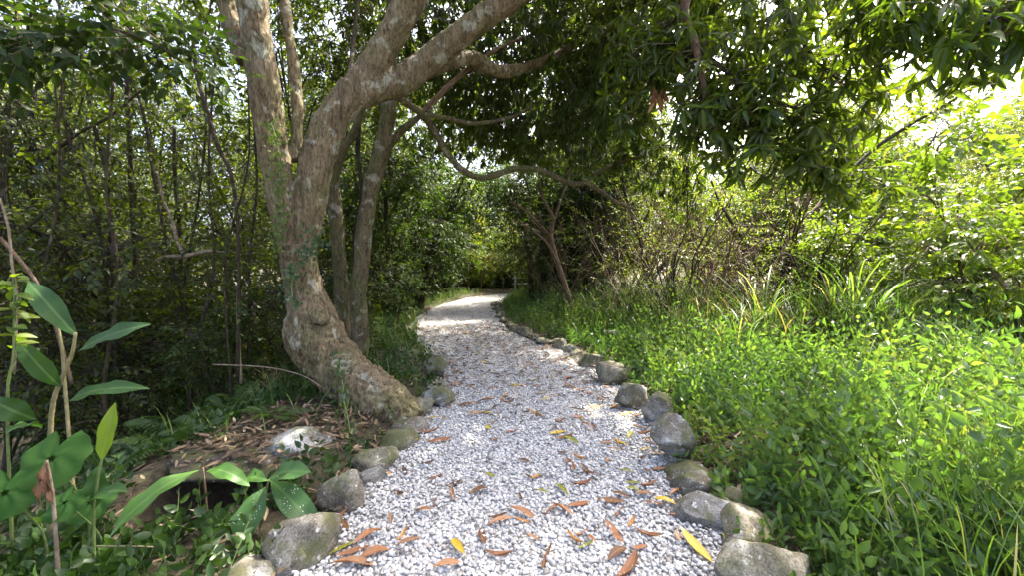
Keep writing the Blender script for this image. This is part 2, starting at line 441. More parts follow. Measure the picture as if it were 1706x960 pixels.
def tag(o, label=None, cat=None, group=None, kind=None):
    if label: o["label"] = label
    if cat: o["category"] = cat
    if group: o["group"] = group
    if kind: o["kind"] = kind
    return o
def thing(name, label, cat, loc=(0, 0, 0), rz=0.0, group=None):
    o = bpy.data.objects.new(name, None)
    COL.objects.link(o)
    o.empty_display_size = 0.2
    o.location = loc
    o.rotation_euler = (0, 0, rz)
    return tag(o, label, cat, group)
def copy_tree(o, parent=None):
    c = o.copy()
    COL.objects.link(c)
    c.parent = parent
    for ch in o.children:
        copy_tree(ch, c)
    return c

# leaf templates: x across (-.5 .. .5), y along (0 .. 1), z up
def tmpl(stations, droop=0.15, fold=0.18, curl=0.0):
    """stations: (t, half width as share of full width); a spine with a folded blade either side"""
    V, F, A = [], [], []
    prev = None
    for t, w in stations:
        z = -droop * t * t
        if w <= 1e-6:
            V.append((0, t, z)); A.append((0, t)); cur = (len(V) - 1,) * 3
        else:
            hz = z + fold * w - curl * w * w
            V += [(-w, t, hz), (0, t, z), (w, t, hz)]
            A += [(-w, t), (0, t), (w, t)]
            cur = (len(V) - 3, len(V) - 2, len(V) - 1)
        if prev:
            for i in (0, 1):
                a, b, c, d = prev[i], prev[i + 1], cur[i + 1], cur[i]
                if a != b: F.append((a, b, c))
                if c != d: F.append((a, c, d))
        prev = cur
    return np.array(V, float), np.array(F), np.array(A, float)
T2 = tmpl([(0, 0), (0.42, 0.5), (1, 0)], 0.12, 0.2)
T6 = tmpl([(0, 0), (0.28, 0.42), (0.62, 0.42), (1, 0)], 0.22, 0.2)
T16 = tmpl([(0, 0), (0.10, 0.20), (0.28, 0.43), (0.50, 0.5), (0.72, 0.40), (0.88, 0.2), (1, 0)], 0.28, 0.22)
THERO = tmpl([(0, 0), (0.05, 0.13), (0.13, 0.29), (0.25, 0.44), (0.38, 0.5), (0.52, 0.48), (0.66, 0.40), (0.78, 0.29), (0.88, 0.17), (0.95, 0.08), (1, 0)], 0.35, 0.22, 0.25)
TOV = tmpl([(0, 0), (0.18, 0.38), (0.45, 0.5), (0.72, 0.36), (1, 0)], 0.2, 0.22)
def leaves(mb, T, pos, d, up, ln, wd, rnd, mi=0):
    """a batch of leaves in one go"""
    TV, TF, TA = T
    pos = np.asarray(pos, float); n = len(pos)
    if n == 0: return
    y = unit(np.broadcast_to(d, (n, 3)))
    x = unit(np.cross(y, np.broadcast_to(up, (n, 3))))
    z = np.cross(x, y)
    ln = np.broadcast_to(np.asarray(ln, float), (n,)); wd = np.broadcast_to(np.asarray(wd, float), (n,))
    V = (pos[:, None, :] + (TV[None, :, 1:2] * ln[:, None, None]) * y[:, None, :] + (TV[None, :, 2:3] * ln[:, None, None]) * z[:, None, :]
         + (TV[None, :, 0:1] * wd[:, None, None]) * x[:, None, :])
    k = len(TV)
    F = TF[None] + (np.arange(n) * k)[:, None, None]
    A = np.empty((n, k, 3))
    A[:, :, 0] = np.broadcast_to(np.asarray(rnd, float), (n,))[:, None]
    A[:, :, 1] = TA[None, :, 0]
    A[:, :, 2] = TA[None, :, 1]
    mb.add(V, F, A, mi)
def sticks(mb, p0, p1, r0, r1, mi=0):
    """a batch of three-sided twigs"""
    p0 = np.asarray(p0, float); p1 = np.asarray(p1, float); n = len(p0)
    if n == 0: return
    d = unit(p1 - p0)
    ref = np.where(np.abs(d[:, 2:3]) > 0.9, np.array([[1.0, 0, 0]]), np.array([[0, 0, 1.0]]))
    a = unit(np.cross(d, ref)); b = np.cross(d, a)
    r0 = np.broadcast_to(r0, (n,)); r1 = np.broadcast_to(r1, (n,))
    V = np.empty((n, 6, 3))
    for i in range(3):
        o = math.cos(i * 2.0944) * a + math.sin(i * 2.0944) * b
        V[:, i] = p0 + o * r0[:, None]
        V[:, 3 + i] = p1 + o * r1[:, None]
    f = np.array([(i, (i + 1) % 3, 3 + (i + 1) % 3) for i in range(3)] + [(i, 3 + (i + 1) % 3, 3 + i) for i in range(3)])
    mb.add(V, f[None] + (np.arange(n) * 6)[:, None, None], None, mi)
def smooth_path(pts, n):
    """Catmull-Rom through rows of pts (any width), n samples"""
    p = np.asarray(pts, float)
    p = np.vstack([2 * p[0] - p[1], p, 2 * p[-1] - p[-2]])
    m = len(p) - 3
    out = []
    for t in np.linspace(0, m - 1e-6, n):
        i = int(t); u = t - i
        a, b, c, d = p[i:i + 4]
        out.append(0.5 * (2 * b + (c - a) * u + (2 * a - 5 * b + 4 * c - d) * u * u + (3 * b - a - 3 * c + d) * u ** 3))
    return np.array(out)
def tube(mb, pts, rad, sides=8, mi=0, cap=True, rough=0.0, seed=0.0, lv=None):
    p = np.asarray(pts, float); n = len(p)
    rad = np.broadcast_to(np.asarray(rad, float), (n,))
    t = unit(np.gradient(p, axis=0))
    a = np.cross(t[0], (0, 0, 1.0) if abs(t[0][2]) < 0.9 else (1.0, 0, 0))
    a = unit(a)
    V = np.empty((n, sides, 3))
    ang = np.arange(sides) * 2 * math.pi / sides
    for i in range(n):
        a = unit(a - t[i] * np.dot(a, t[i]))
        b = np.cross(t[i], a)
        rr = rad[i]
        if rough:
            rr = rr * (1 + rough * (np.sin(ang * 2 + i * 0.7 + seed) + np.sin(ang * 3 - i * 1.1 + seed * 2)) * 0.5 + rough * 0.6 * math.sin(i * 1.9 + seed))
            V[i] = p[i] + rr[:, None] * (np.cos(ang)[:, None] * a + np.sin(ang)[:, None] * b)
        else:
            V[i] = p[i] + rr * (np.cos(ang)[:, None] * a + np.sin(ang)[:, None] * b)
    F = []
    for i in range(n - 1):
        for j in range(sides):
            k = (j + 1) % sides
            q = i * sides
            F += [(q + j, q + k, q + sides + k), (q + j, q + sides + k, q + sides + j)]
    V = V.reshape(-1, 3)
    if cap:
        V = np.vstack([V, p[0], p[-1]])
        for j in range(sides):
            k = (j + 1) % sides
            F += [(len(V) - 2, k, j), (len(V) - 1, (n - 1) * sides + j, (n - 1) * sides + k)]
    A = None
    if lv is not None:
        A = np.tile(np.array(lv, float), (len(V), 1))
    mb.add(V, F, A, mi)
def blades(mb, base, lean, h, spread, w, rnd, nseg=5, mi=0, arch=1.0):
    """a batch of grass blades: base points, horizontal lean (unit), height, reach, width"""
    base = np.asarray(base, float); n = len(base)
    if n == 0: return
    lean = unit(lean); side = np.stack([-lean[:, 1], lean[:, 0], np.zeros(n)], 1)
    h = np.broadcast_to(h, (n,)); spread = np.broadcast_to(spread, (n,)); w = np.broadcast_to(w, (n,))
    V = np.empty((n, nseg * 2 + 1, 3)); A = np.zeros((n, nseg * 2 + 1, 3))
    for i in range(nseg + 1):
        t = i / nseg
        c = base + lean * (spread * t ** 1.7)[:, None]
        c[:, 2] += h * (t * (1 + 0.35 * arch) - 0.35 * arch * t ** 3)
        ww = w * (0.55 + 0.9 * t) * (1 - t) ** 0.6 if i < nseg else 0
        if i < nseg:
            V[:, 2 * i] = c - side * (ww / 2)[:, None]
            V[:, 2 * i + 1] = c + side * (ww / 2)[:, None]
            A[:, 2 * i, 1], A[:, 2 * i + 1, 1] = -0.5, 0.5
        else:
            V[:, 2 * i] = c
    A[:, :, 0] = np.broadcast_to(rnd, (n,))[:, None]
    F = []
    for i in range(nseg - 1):
        F += [(2 * i, 2 * i + 1, 2 * i + 3), (2 * i, 2 * i + 3, 2 * i + 2)]
    F.append((2 * nseg - 2, 2 * nseg - 1, 2 * nseg))
    mb.add(V, np.array(F)[None] + (np.arange(n) * (2 * nseg + 1))[:, None, None], A, mi)
def rnd_dirs(n, rg=RG):
    return unit(rg.normal(size=(n, 3)))
def sprays(mb, pos, d, size, m, ln, wd, rnd, T=T6, droop=0.25, rg=RG, twig=True, mi=0, tmi=1, flat=1.0, twr=0.004):
    """leafy twigs: m leaves set alternately along each twig and one at its end"""
    n = len(pos)
    if n == 0: return
    d = unit(d)
    size = np.broadcast_to(np.asarray(size, float), (n,))
    up = unit(np.array([[0, 0, 1.0]]) * flat + rg.normal(size=(n, 3)) * 0.35)
    x = unit(np.cross(d, up)); z = np.cross(x, d)
    if twig:
        sticks(mb, pos, pos + d * size[:, None], twr, twr * 0.4, tmi)
    rb = np.broadcast_to(np.asarray(rnd, float), (n,))
    for j in range(m):
        t = (j + 0.7) / m
        last = j == m - 1
        s = 1 if j % 2 else -1
        an = rg.uniform(0.6, 1.15, n)[:, None] if not last else rg.uniform(-0.2, 0.2, n)[:, None]
        ld = d * np.cos(an) + s * x * np.sin(an) + z * rg.normal(0, 0.22, n)[:, None] - np.array([[0, 0, 1.0]]) * (droop * rg.uniform(0.3, 1.7, n))[:, None]
        lu = unit(z + rg.normal(size=(n, 3)) * 0.4)
        sc = rg.uniform(0.7, 1.15, n) * (0.75 + 0.35 * math.sin(t * 2.6))
        leaves(mb, T, pos + d * (size * t)[:, None], ld, lu, ln * sc, wd * sc, np.clip(rb + rg.normal(0, 0.16, n), 0, 1), mi)
def rosettes(mb, pos, d, m, ln, wd, rnd, T=T6, droop=0.7, rg=RG, mi=0, tmi=1, tw=0.22):
    """whorls of long hanging leaves at twig ends"""
    n = len(pos)
    if n == 0: return
    d = unit(d)
    a = unit(np.cross(d, unit(rg.normal(size=(n, 3))))); b = np.cross(d, a)
    sticks(mb, pos - d * tw, pos + d * 0.05, 0.006, 0.004, tmi)
    for j in range(m):
        th = j * 2.39996 + rg.uniform(-0.3, 0.3, n)
        out = a * np.cos(th)[:, None] + b * np.sin(th)[:, None]
        ld = unit(d * rg.uniform(0.1, 0.9, n)[:, None] + out * 0.9)
        ld = ld - np.array([[0, 0, 1.0]]) * (droop * rg.uniform(0.5, 1.5, n))[:, None]
        lu = unit(d + out * -0.1 + np.array([[0, 0, 0.8]]) + rg.normal(size=(n, 3)) * 0.35)
        sc = rg.uniform(0.65, 1.1, n)
        leaves(mb, T, pos + d * (0.05 * rg.uniform(-1, 1, n))[:, None], ld, lu, ln * sc, wd * sc, np.clip(rnd + rg.normal(0, 0.17, n), 0, 1), mi)
def in_ellipsoid(n, c, r, rg=RG, shell=0.5):
    v = rnd_dirs(n, rg) * (rg.uniform(0, 1, n) ** (1 / 3 * (1 - shell) + 0.12 * shell))[:, None]
    return np.asarray(c, float) + v * np.asarray(r, float), v

# ------------------------------------------------------------------ the ground, the path and its gravel
def axis(lo, hi, step, far, ratio=1.25):
    a = list(np.arange(lo, hi + 1e-6, step))
    s = step; x = hi
    while x < far:
        s *= ratio; x += s; a.append(x)
    s = step; x = lo
    while x > -far:
        s *= ratio; x -= s; a.insert(0, x)
    return np.array(a)
ax, ay = axis(-8, 9, 0.09, 500), axis(-1.5, 22, 0.10, 500)
XX, YY = np.meshgrid(ax, ay)
ZZ = height(XX, YY)
nx, ny = len(ax), len(ay)
ii = (np.arange(ny - 1)[:, None] * nx + np.arange(nx - 1)[None]).ravel()
F = np.concatenate([np.stack([ii, ii + 1, ii + nx + 1], 1), np.stack([ii, ii + nx + 1, ii + nx], 1)])
tag(obj("ground", tri_mesh("ground", np.stack([XX.ravel(), YY.ravel(), ZZ.ravel()], 1), F, 'soil')), "dark forest soil on both sides of the gravel path", None, None, "structure")

ys = np.concatenate([np.arange(-2, 12, 0.2), np.arange(12, 23, 0.25)])
V, F = [], []
for i, y in enumerate(ys):
    a, b = xl(y) - 0.10, xr(y) + 0.10
    for k in range(9):
        V.append((a + (b - a) * k / 8, y, 0.0 - 0.014 * (abs(k - 4) / 4) ** 3))
    if i:
        for k in range(8):
            q = (i - 1) * 9 + k
            F += [(q, q + 1, q + 10), (q, q + 10, q + 9)]
path = obj("gravel_path", tri_mesh("gravel_path", np.array(V), np.array(F), 'bed'))
tag(path, "white gravel footpath winding away between edging stones", None, None, "structure")

def pebble_points():
    out = []
    s = 0.0185
    for y in np.arange(0.9, 20.5, s):
        a, b = float(xl(y)) - 0.05, float(xr(y)) + 0.05
        xs = np.arange(a, b, s)
        out.append(np.stack([xs + RG.uniform(-0.6, 0.6, len(xs)) * s, y + RG.uniform(-0.6, 0.6, len(xs)) * s,
                             RG.uniform(-0.002, 0.009, len(xs))], 1))
    p = np.concatenate(out)
    keep = (p[:, 1] < 9) | (RG.uniform(0, 1, len(p)) < 0.8)
    p = p[keep]
    n2 = int(len(p) * 0.16)
    q = p[RG.integers(0, len(p), n2)] + np.stack([RG.normal(0, 0.012, n2), RG.normal(0, 0.012, n2), RG.uniform(0.008, 0.018, n2)], 1)
    n3 = 900                                            # stray pebbles kicked past the edge
    yy = RG.uniform(1.2, 9, n3)
    xx = np.where(RG.uniform(0, 1, n3) < 0.5, xl(yy) - np.abs(RG.normal(0, 0.12, n3)), xr(yy) + np.abs(RG.normal(0, 0.10, n3)))
    st = np.stack([xx, yy, height(xx, yy) + 0.006], 1)
    return np.concatenate([p, q, st])
pp = pebble_points()
me = bpy.data.meshes.new("gravel")
me.vertices.add(len(pp))
me.vertices.foreach_set("co", pp.astype(np.float32).ravel())
me.materials.append(M['pebble'])
gravel = tag(obj("gravel", me), "loose white pebbles covering the footpath", None, None, "stuff")
ng = bpy.data.node_groups.new("scatter_pebbles", 'GeometryNodeTree')
ng.interface.new_socket("Geometry", in_out='INPUT', socket_type='NodeSocketGeometry')
ng.interface.new_socket("Geometry", in_out='OUTPUT', socket_type='NodeSocketGeometry')
gi, go = ng.nodes.new("NodeGroupInput"), ng.nodes.new("NodeGroupOutput")
LN = ng.links.new
g2i = ng.nodes.new("GeometryNodeGeometryToInstance")
for k in range(5):
    ico = ng.nodes.new("GeometryNodeMeshIcoSphere")
    ico.inputs["Radius"].default_value = 1.0
    ico.inputs["Subdivisions"].default_value = 2
    sp = ng.nodes.new("GeometryNodeSetPosition")
    nz = ng.nodes.new("ShaderNodeTexNoise")
    nz.noise_dimensions = '4D'
    nz.inputs["W"].default_value = k * 7.3
    nz.inputs["Scale"].default_value = 0.8
    nz.inputs["Detail"].default_value = 1.0
    sub = ng.nodes.new("ShaderNodeVectorMath"); sub.operation = 'SUBTRACT'
    sub.inputs[1].default_value = (0.5, 0.5, 0.5)
    scl = ng.nodes.new("ShaderNodeVectorMath"); scl.operation = 'SCALE'
    scl.inputs["Scale"].default_value = 1.5
    LN(nz.outputs["Color"], sub.inputs[0]); LN(sub.outputs[0], scl.inputs[0])
    LN(ico.outputs[0], sp.inputs[0]); LN(scl.outputs[0], sp.inputs["Offset"])
    ss = ng.nodes.new("GeometryNodeSetShadeSmooth")
    LN(sp.outputs[0], ss.inputs[0])
    sm = ng.nodes.new("GeometryNodeSetMaterial")
    sm.inputs["Material"].default_value = M['pebble']
    LN(ss.outputs[0], sm.inputs[0])
    LN(sm.outputs[0], g2i.inputs[0])
iop = ng.nodes.new("GeometryNodeInstanceOnPoints")
LN(gi.outputs[0], iop.inputs["Points"]); LN(g2i.outputs[0], iop.inputs["Instance"])
iop.inputs["Pick Instance"].default_value = True
def rv(dt, lo, hi, seed):
    r = ng.nodes.new("FunctionNodeRandomValue"); r.data_type = dt
    socks = [s for s in r.inputs if s.enabled]
    for s in socks:
        if s.name == "Min": s.default_value = lo
        if s.name == "Max": s.default_value = hi
        if s.name == "Seed": s.default_value = seed
    return [s for s in r.outputs if s.enabled][0]
LN(rv('INT', 0, 4, 1), iop.inputs["Instance Index"])
LN(rv('FLOAT_VECTOR', (-0.5, -0.5, 0), (0.5, 0.5, 6.28), 2), iop.inputs["Rotation"])
mul = ng.nodes.new("ShaderNodeVectorMath"); mul.operation = 'SCALE'
LN(rv('FLOAT_VECTOR', (0.85, 0.75, 0.5), (1.3, 1.05, 0.8), 3), mul.inputs[0])
LN(rv('FLOAT', 0.0055, 0.0148, 4), mul.inputs["Scale"])
LN(mul.outputs[0], iop.inputs["Scale"])
st = ng.nodes.new("GeometryNodeStoreNamedAttribute")
st.data_type = 'FLOAT'; st.domain = 'INSTANCE'
st.inputs["Name"].default_value = "peb"
LN(iop.outputs[0], st.inputs[0])
LN(rv('FLOAT', 0.0, 1.0, 5), [s for s in st.inputs if s.name == "Value" and s.enabled][0])
LN(st.outputs[0], go.inputs[0])
md = gravel.modifiers.new("scatter", 'NODES')
md.node_group = ng

# ------------------------------------------------------------------ edging stones
def ico_mesh(sub):
    bm = bmesh.new()
    bmesh.ops.create_icosphere(bm, subdivisions=sub, radius=1.0)
    V = np.array([v.co[:] for v in bm.verts]); F = np.array([[v.index for v in f.verts] for f in bm.faces])
    bm.free()
    return V, F
ICO4, ICO3 = ico_mesh(4), ico_mesh(3)
def stone_mesh(seed, dims, mat, ico=ICO4):
    V, F = ico
    rg = np.random.default_rng(seed)
    v = V.copy()
    for k in range(11):                                  # worn facets
        n = unit(rg.normal(size=3)); c = rg.uniform(0.5, 0.86)
        d = v @ n - c
        v = v - np.where(d > 0, d * 0.9, 0)[:, None] * n
    off = Vector(rg.uniform(-50, 50, 3))
    f = np.array([mnoise.fractal(Vector(p) * 1.3 + off, 1.0, 2.0, 4) for p in v])
    f2 = np.array([mnoise.fractal(Vector(p) * 6.0 + off, 1.0, 2.0, 3) for p in v])
    v = v * (1 + 0.14 * f + 0.06 * f2)[:, None] * np.asarray(dims) / 2
    return tri_mesh("edging_stone", v, F, mat)
def put_stone(seed, x0, x1, y0, y1, mat, label, rz=0.0, deep=1.0, group="stones edging the gravel path", name="edging_stone"):
    yb = min(y1, 1010)
    g = G((x0 + x1) / 2, yb, 0.02)
    Y = g[1]
    w = (x1 - x0) / FPX * Y
    dep = w * 0.85 * deep
    Yc = Y + dep * 0.42
    c = P((x0 + x1) / 2, y0, Yc)
    zt = max(0.06, c[2] * .86)
    w = (x1 - x0) / FPX * Yc
    hh = min(zt + 0.10, w * 1.1)
    big = 1.16 if x0 > 900 else 1.0
    o = obj(name, stone_mesh(seed, (w * 1.2 * big, dep * 1.15 * big, hh * 1.08 * big), mat))
    o.location = (c[0], Yc, zt - hh / 2)
    o.rotation_euler = (RG.uniform(-.12, .12), RG.uniform(-.12, .12), rz)
    return tag(o, label, "stone", group)
ST = [
 (345, 468, 922, 1000, 'stone', "grey flecked edging stone cut off by the bottom frame edge, below speckled leaves", 0.2),
 (438, 556, 838, 945, 'stone', "large grey lichen-flecked edging stone under the speckled broad leaf", 0.5),
 (537, 617, 780, 848, 'stone', "rounded smooth grey edging stone beside the small flat one on the near path side", 0.0),
 (590, 640, 775, 806, 'stone_white', "small flat grey stone wedged behind the rounded grey edging stone", 0.3),
 (597, 668, 738, 782, 'stone_mossy', "low dark mossy stone among dead leaves below the tree foot", 0.1),
 (618, 697, 712, 746, 'stone_mossy', "flat dark stone half buried beside gravel near the tree foot", 0.0),
 (658, 722, 684, 722, 'stone', "rounded grey stone touching the foot of the leaning trunk", 0.4),
 (674, 728, 656, 694, 'stone_mossy', "dark mossy stone right behind the trunk foot, below the white-topped one", 0.2),
 (702, 760, 638, 676, 'stone_white', "white-topped stone at the path edge past the leaning trunk", 0.0),
 (708, 747, 585, 636, 'stone_mossy', "upright mossy stone half hidden by weeds past the white-topped stone", 0.0),
 (655, 700, 574, 606, 'stone_mossy', "tan mossy stone in weeds behind the slender mossy trunks", 0.0),
 (1207, 1360, 902, 1010, 'stone_mossy', "big brown mossy stone at the bottom edge below the yellow leaf", -0.2),
 (1208, 1288, 846, 906, 'stone_mossy', "dark mossy stone under the yellow fallen leaf", 0.1),
 (1142, 1232, 820, 880, 'stone_white', "pale grey lichen-crusted stone between two mossy edging stones by the herbs", -0.3),
 (1198, 1247, 803, 852, 'stone_mossy', "olive stone set back behind the pale lichen-crusted stone", 0.2),
 (1126, 1191, 795, 832, 'stone', "flattish tan grey stone directly beyond the pale lichen-crusted one", -0.1),
 (1116, 1187, 764, 806, 'stone_mossy', "rounded olive grey stone beyond the flattish tan one", -0.4),
 (1094, 1154, 688, 776, 'stone', "tall dark grey edging stone, biggest along the herb side", 0.0),
 (1074, 1113, 650, 702, 'stone', "upright grey stone next beyond the biggest herb-side stone", 0.0),
 (1030, 1076, 628, 682, 'stone', "rounded grey stone second beyond the biggest herb-side stone", 0.2),
 (998, 1048, 596, 640, 'stone_mossy', "brown mossy stone third beyond the biggest herb-side stone", 0.1),
 (965, 1003, 582, 612, 'stone_mossy', "low wide mossy stone where the path starts to bend away", 0.0),
]
for i, (x0, x1, y0, y1, mt, lb, rz) in enumerate(ST):
    put_stone(100 + i, x0, x1, y0, y1, mt, lb, rz)
far_l = "small mossy edging stone in the far row along the path bend"
base_stones = [stone_mesh(300 + k, (1, 1, 1), 'stone_mossy', ICO3) for k in range(4)]
for i, (x, y, w) in enumerate([(948, 590, 34), (926, 583, 30), (905, 577, 28), (886, 570, 26), (868, 563, 26), (854, 555, 24), (844, 547, 22), (836, 539, 20),
                               (830, 531, 18), (826, 524, 17), (823, 518, 15), (822, 512, 14)]):
    g = G(x, y, 0.0)
    s = w / FPX * g[1] * (0.8 + 0.55 * ((i * 5) % 7) / 6)
    o = obj("edging_stone", base_stones[i % 4])
    o.location = (g[0] + s * 0.2 + 0.03 * math.sin(i * 2.3), g[1] + s * 0.3, 0.055)
    o.scale = (s * 1.15, s * (0.75 + .3 * (i % 3) / 2), s * 0.68)
    o.rotation_euler = (0, 0, i * 1.3)
    tag(o, far_l, "stone", "far stones along the path bend")
base_fill = [stone_mesh(320 + k, (1, 1, 1), m_, ICO3) for k, m_ in enumerate(('stone', 'stone_mossy', 'stone_white', 'stone'))]
k = 0
for side, y0_, y1_ in ((1, 1.95, 6.4), (-1, 1.9, 4.9)):
    yy = y0_
    while yy < y1_:
        w = RG.uniform(.18, .30)
        x = (float(xr(yy)) + RG.uniform(.05, .16)) if side > 0 else (float(xl(yy)) - RG.uniform(.06, .18))
        o = obj("edging_stone", base_fill[k % 4])
        o.location = (x, yy, RG.uniform(.0, .05)); o.scale = (w * RG.uniform(.8, 1.2), w, w * RG.uniform(.6, .85)); o.rotation_euler = (RG.uniform(-.2, .2), RG.uniform(-.2, .2), RG.uniform(0, 6))
        tag(o, "small stone filling a gap in the row on the herb side" if side > 0 else "small stone filling a gap in the row on the tree side", "stone", "gap-filling stones on the herb side" if side > 0 else "gap-filling stones on the tree side")
        yy += w * RG.uniform(1.1, 1.9); k += 1
o = put_stone(180, 436, 546, 704, 772, 'stone_white', "broad pale-topped stone lying in dead leaves left of the path", 0.3, 1.1, None, "boulder")

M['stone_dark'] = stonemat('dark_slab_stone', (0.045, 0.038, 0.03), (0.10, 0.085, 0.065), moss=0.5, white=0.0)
sl = obj("flat_stone", stone_mesh(191, (1.25, .62, .13), 'stone_dark'))  # slab put in as an overhang that keeps the hollow dark
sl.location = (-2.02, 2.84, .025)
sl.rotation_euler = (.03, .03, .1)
tag(sl, "dark flat slab under dead leaves, added to roof and darken the hollow behind the seedlings", "stone")
# ------------------------------------------------------------------ the mango tree
def px_tube(rows):                       # rows: x, y, Y, width in pixels -> points and radii
    a = []
    for x, y, Y, w in rows:
        p = P(x, y, Y)
        a.append([*p, w / FPX * Y / 2 * math.cos(math.atan((x - 853.0) / FPX)) ** 0.9])   # off-axis things look wider than they are
    return np.array(a)
def blend(parts, voxel, name, mat, disp=0.012, seed=1.0, origin=(0, 0, 0)):
    """tubes fused into one skin, then given bark relief"""
    mb = MB()
    for a, n, sides in parts:
        s = smooth_path(a, n)
        tube(mb, s[:, :3], np.maximum(s[:, 3], 0.004), sides, rough=0.035, seed=seed)
    tmp = obj("tmp_skin", mb.mesh("tmp_skin", mat, origin))
    md = tmp.modifiers.new("r", 'REMESH'); md.mode = 'VOXEL'; md.voxel_size = voxel
    ms = tmp.modifiers.new("s", 'SMOOTH'); ms.factor = 0.5; ms.iterations = 7
    dg = bpy.context.evaluated_depsgraph_get()
    me = bpy.data.meshes.new_from_object(tmp.evaluated_get(dg))
    old = tmp.data
    bpy.data.objects.remove(tmp); bpy.data.meshes.remove(old)
    n = len(me.vertices)
    co = np.empty(n * 3, np.float32); me.vertices.foreach_get("co", co); co = co.reshape(-1, 3)
    nr = np.empty(n * 3, np.float32); me.vertices.foreach_get("normal", nr); nr = nr.reshape(-1, 3)
    d = np.empty(n)
    for i in range(n):
        x, y, z = co[i].tolist()
        low = min(1.0, max(0.0, (1.75 - z) / 1.4))        # rougher towards the foot
        a = mnoise.noise((x * 5 + seed, y * 5, z * 3.0))
        b = mnoise.fractal((x * 16, y * 16 + seed, z * 6.0), 1.0, 2.0, 3)
        c = 1 - abs(mnoise.noise((x * 26, y * 26, z * 9 + seed)))
        d[i] = disp * (0.7 * a + 0.5 * b + (0.45 + 1.7 * low) * (c - 0.75))
    co = co + nr * d[:, None]
    me.vertices.foreach_set("co", co.astype(np.float32).ravel())
    me.name = name
    me.polygons.foreach_set("use_smooth", np.ones(len(me.polygons), bool))
    if not me.materials:
        me.materials.append(M[mat])
    me.update()
    return me

T0 = G(618, 690, 0.05)
TB = np.array([T0[0], T0[1] + 0.25, 0.05])
mango = thing("mango_tree", "big forked mango tree with leaning tan trunk and canopy over the path", "tree", TB)
trunk_rows = [(684, 712, 3.60, 66), (655, 684, 3.70, 82), (622, 660, 3.80, 88), (586, 634, 3.92, 90), (550, 598, 4.02, 94), (525, 560, 4.08, 102), (517, 520, 4.10, 80),
              (506, 475, 4.10, 64), (498, 435, 4.08, 62), (494, 405, 4.06, 62)]
left_rows = [(499, 450, 4.08, 44), (483, 400, 4.05, 44), (474, 350, 4.03, 47), (464, 300, 4.02, 50), (455, 250, 4.0, 52), (446, 180, 3.98, 52), (434, 100, 3.95, 53), (424, 30, 3.93, 53), (415, -60, 3.9, 52), (398, -200, 3.85, 48), (370, -380, 3.8, 42), (330, -560, 3.7, 34)]
right_rows = [(500, 450, 4.08, 42), (508, 395, 4.08, 46), (516, 340, 4.09, 54), (524, 295, 4.10, 58), (536, 245, 4.12, 58), (557, 195, 4.16, 55), (592, 150, 4.2, 54)]
limbA = [(570, 175, 4.18, 46), (600, 140, 4.2, 48), (624, 105, 4.2, 46), (645, 70, 4.2, 44), (668, 30, 4.2, 44), (690, -10, 4.2, 43), (720, -90, 4.2, 40), (760, -220, 4.3, 36), (800, -380, 4.4, 30)]
limbB = [(585, 165, 4.18, 42), (620, 150, 4.25, 44), (660, 138, 4.35, 44), (704, 108, 4.45, 42), (746, 75, 4.5, 40), (792, 38, 4.5, 38), (842, 5, 4.5, 36), (900, -35, 4.45, 34), (990, -90, 4.4, 30), (1120, -160, 4.2, 26)]
stemC = [(404, 105, 4.08, 28), (390, 50, 4.12, 32), (377, 0, 4.15, 34), (360, -60, 4.2, 32), (330, -180, 4.3, 28)]
stemD = [(494, 268, 4.12, 18), (494, 225, 4.16, 19), (495, 170, 4.2, 19), (488, 90, 4.25, 18), (476, 20, 4.3, 18), (470, -60, 4.35, 16), (455, -200, 4.4, 13)]
limbC = [(690, 125, 4.5, 26), (740, 105, 4.75, 26), (788, 97, 5.0, 24), (830, 118, 5.3, 20), (880, 110, 5.6, 16), (950, 80, 5.9, 12)]
stubs = [[(533, 528, 3.88, 40), (536, 525, 3.845, 26)]]
parts = [(px_tube(trunk_rows), 46, 36), (px_tube(left_rows), 50, 24), (px_tube(right_rows), 30, 26), (px_tube(limbA), 40, 22), (px_tube(limbB), 44, 22),
         (px_tube(stemC), 20, 18), (px_tube(stemD), 26, 14), (px_tube(limbC), 22, 16), (px_tube(stubs[0]), 4, 14)]
# root flare
for dx, dy, ln in ((0.28, -0.12, 1.0), (0.05, -0.30, 1.0), (-0.22, -0.10, 0.8), (0.2, 0.25, 1.0)):
    b = P(640, 690, 3.74)
    a = np.array([[b[0] - 0.04, b[1] + 0.04, b[2] + 0.05, 0.16], [b[0] + dx * 0.55, b[1] + dy * 0.55, b[2] - 0.10, 0.10], [b[0] + dx, b[1] + dy, b[2] - 0.24, 0.05]])
    parts.append((a, 8, 12))
obj("trunk", blend(parts, 0.0135, "trunk", 'bark', 0.023, 3.0, TB), mango)
def branch(rows, parent, origin, mat='bark_moss', n=40, sides=10, name="branch", rough=0.10, seed=1.0, pix=True):
    a = px_tube(rows) if pix else np.array(rows, float)
    s = smooth_path(a, n)
    mb = MB()
    tube(mb, s[:, :3], np.maximum(s[:, 3], 0.003), sides, rough=rough, seed=seed)
    return mb.build(name, mat, parent, origin)
arch = [(648, 140, 4.4, 16), (671, 167, 4.6, 18), (704, 190, 4.9, 17), (728, 225, 5.15, 16), (745, 255, 5.25, 16), (770, 282, 5.4, 15), (800, 296, 5.5, 15), (828, 290, 5.6, 15), (855, 281, 5.7, 14), (890, 281, 5.85, 14),
        (917, 290, 5.95, 13), (948, 305, 6.1, 13), (975, 303, 6.2, 12), (1000, 284, 6.3, 10), (1030, 270, 6.4, 9), (1075, 258, 6.5, 7), (1120, 230, 6.6, 5)]
arch = [(a_, b_, c_, d_ * .7) for a_, b_, c_, d_ in arch]
o = branch(arch, mango, TB, 'bark_moss', 90, 12, seed=2.0)
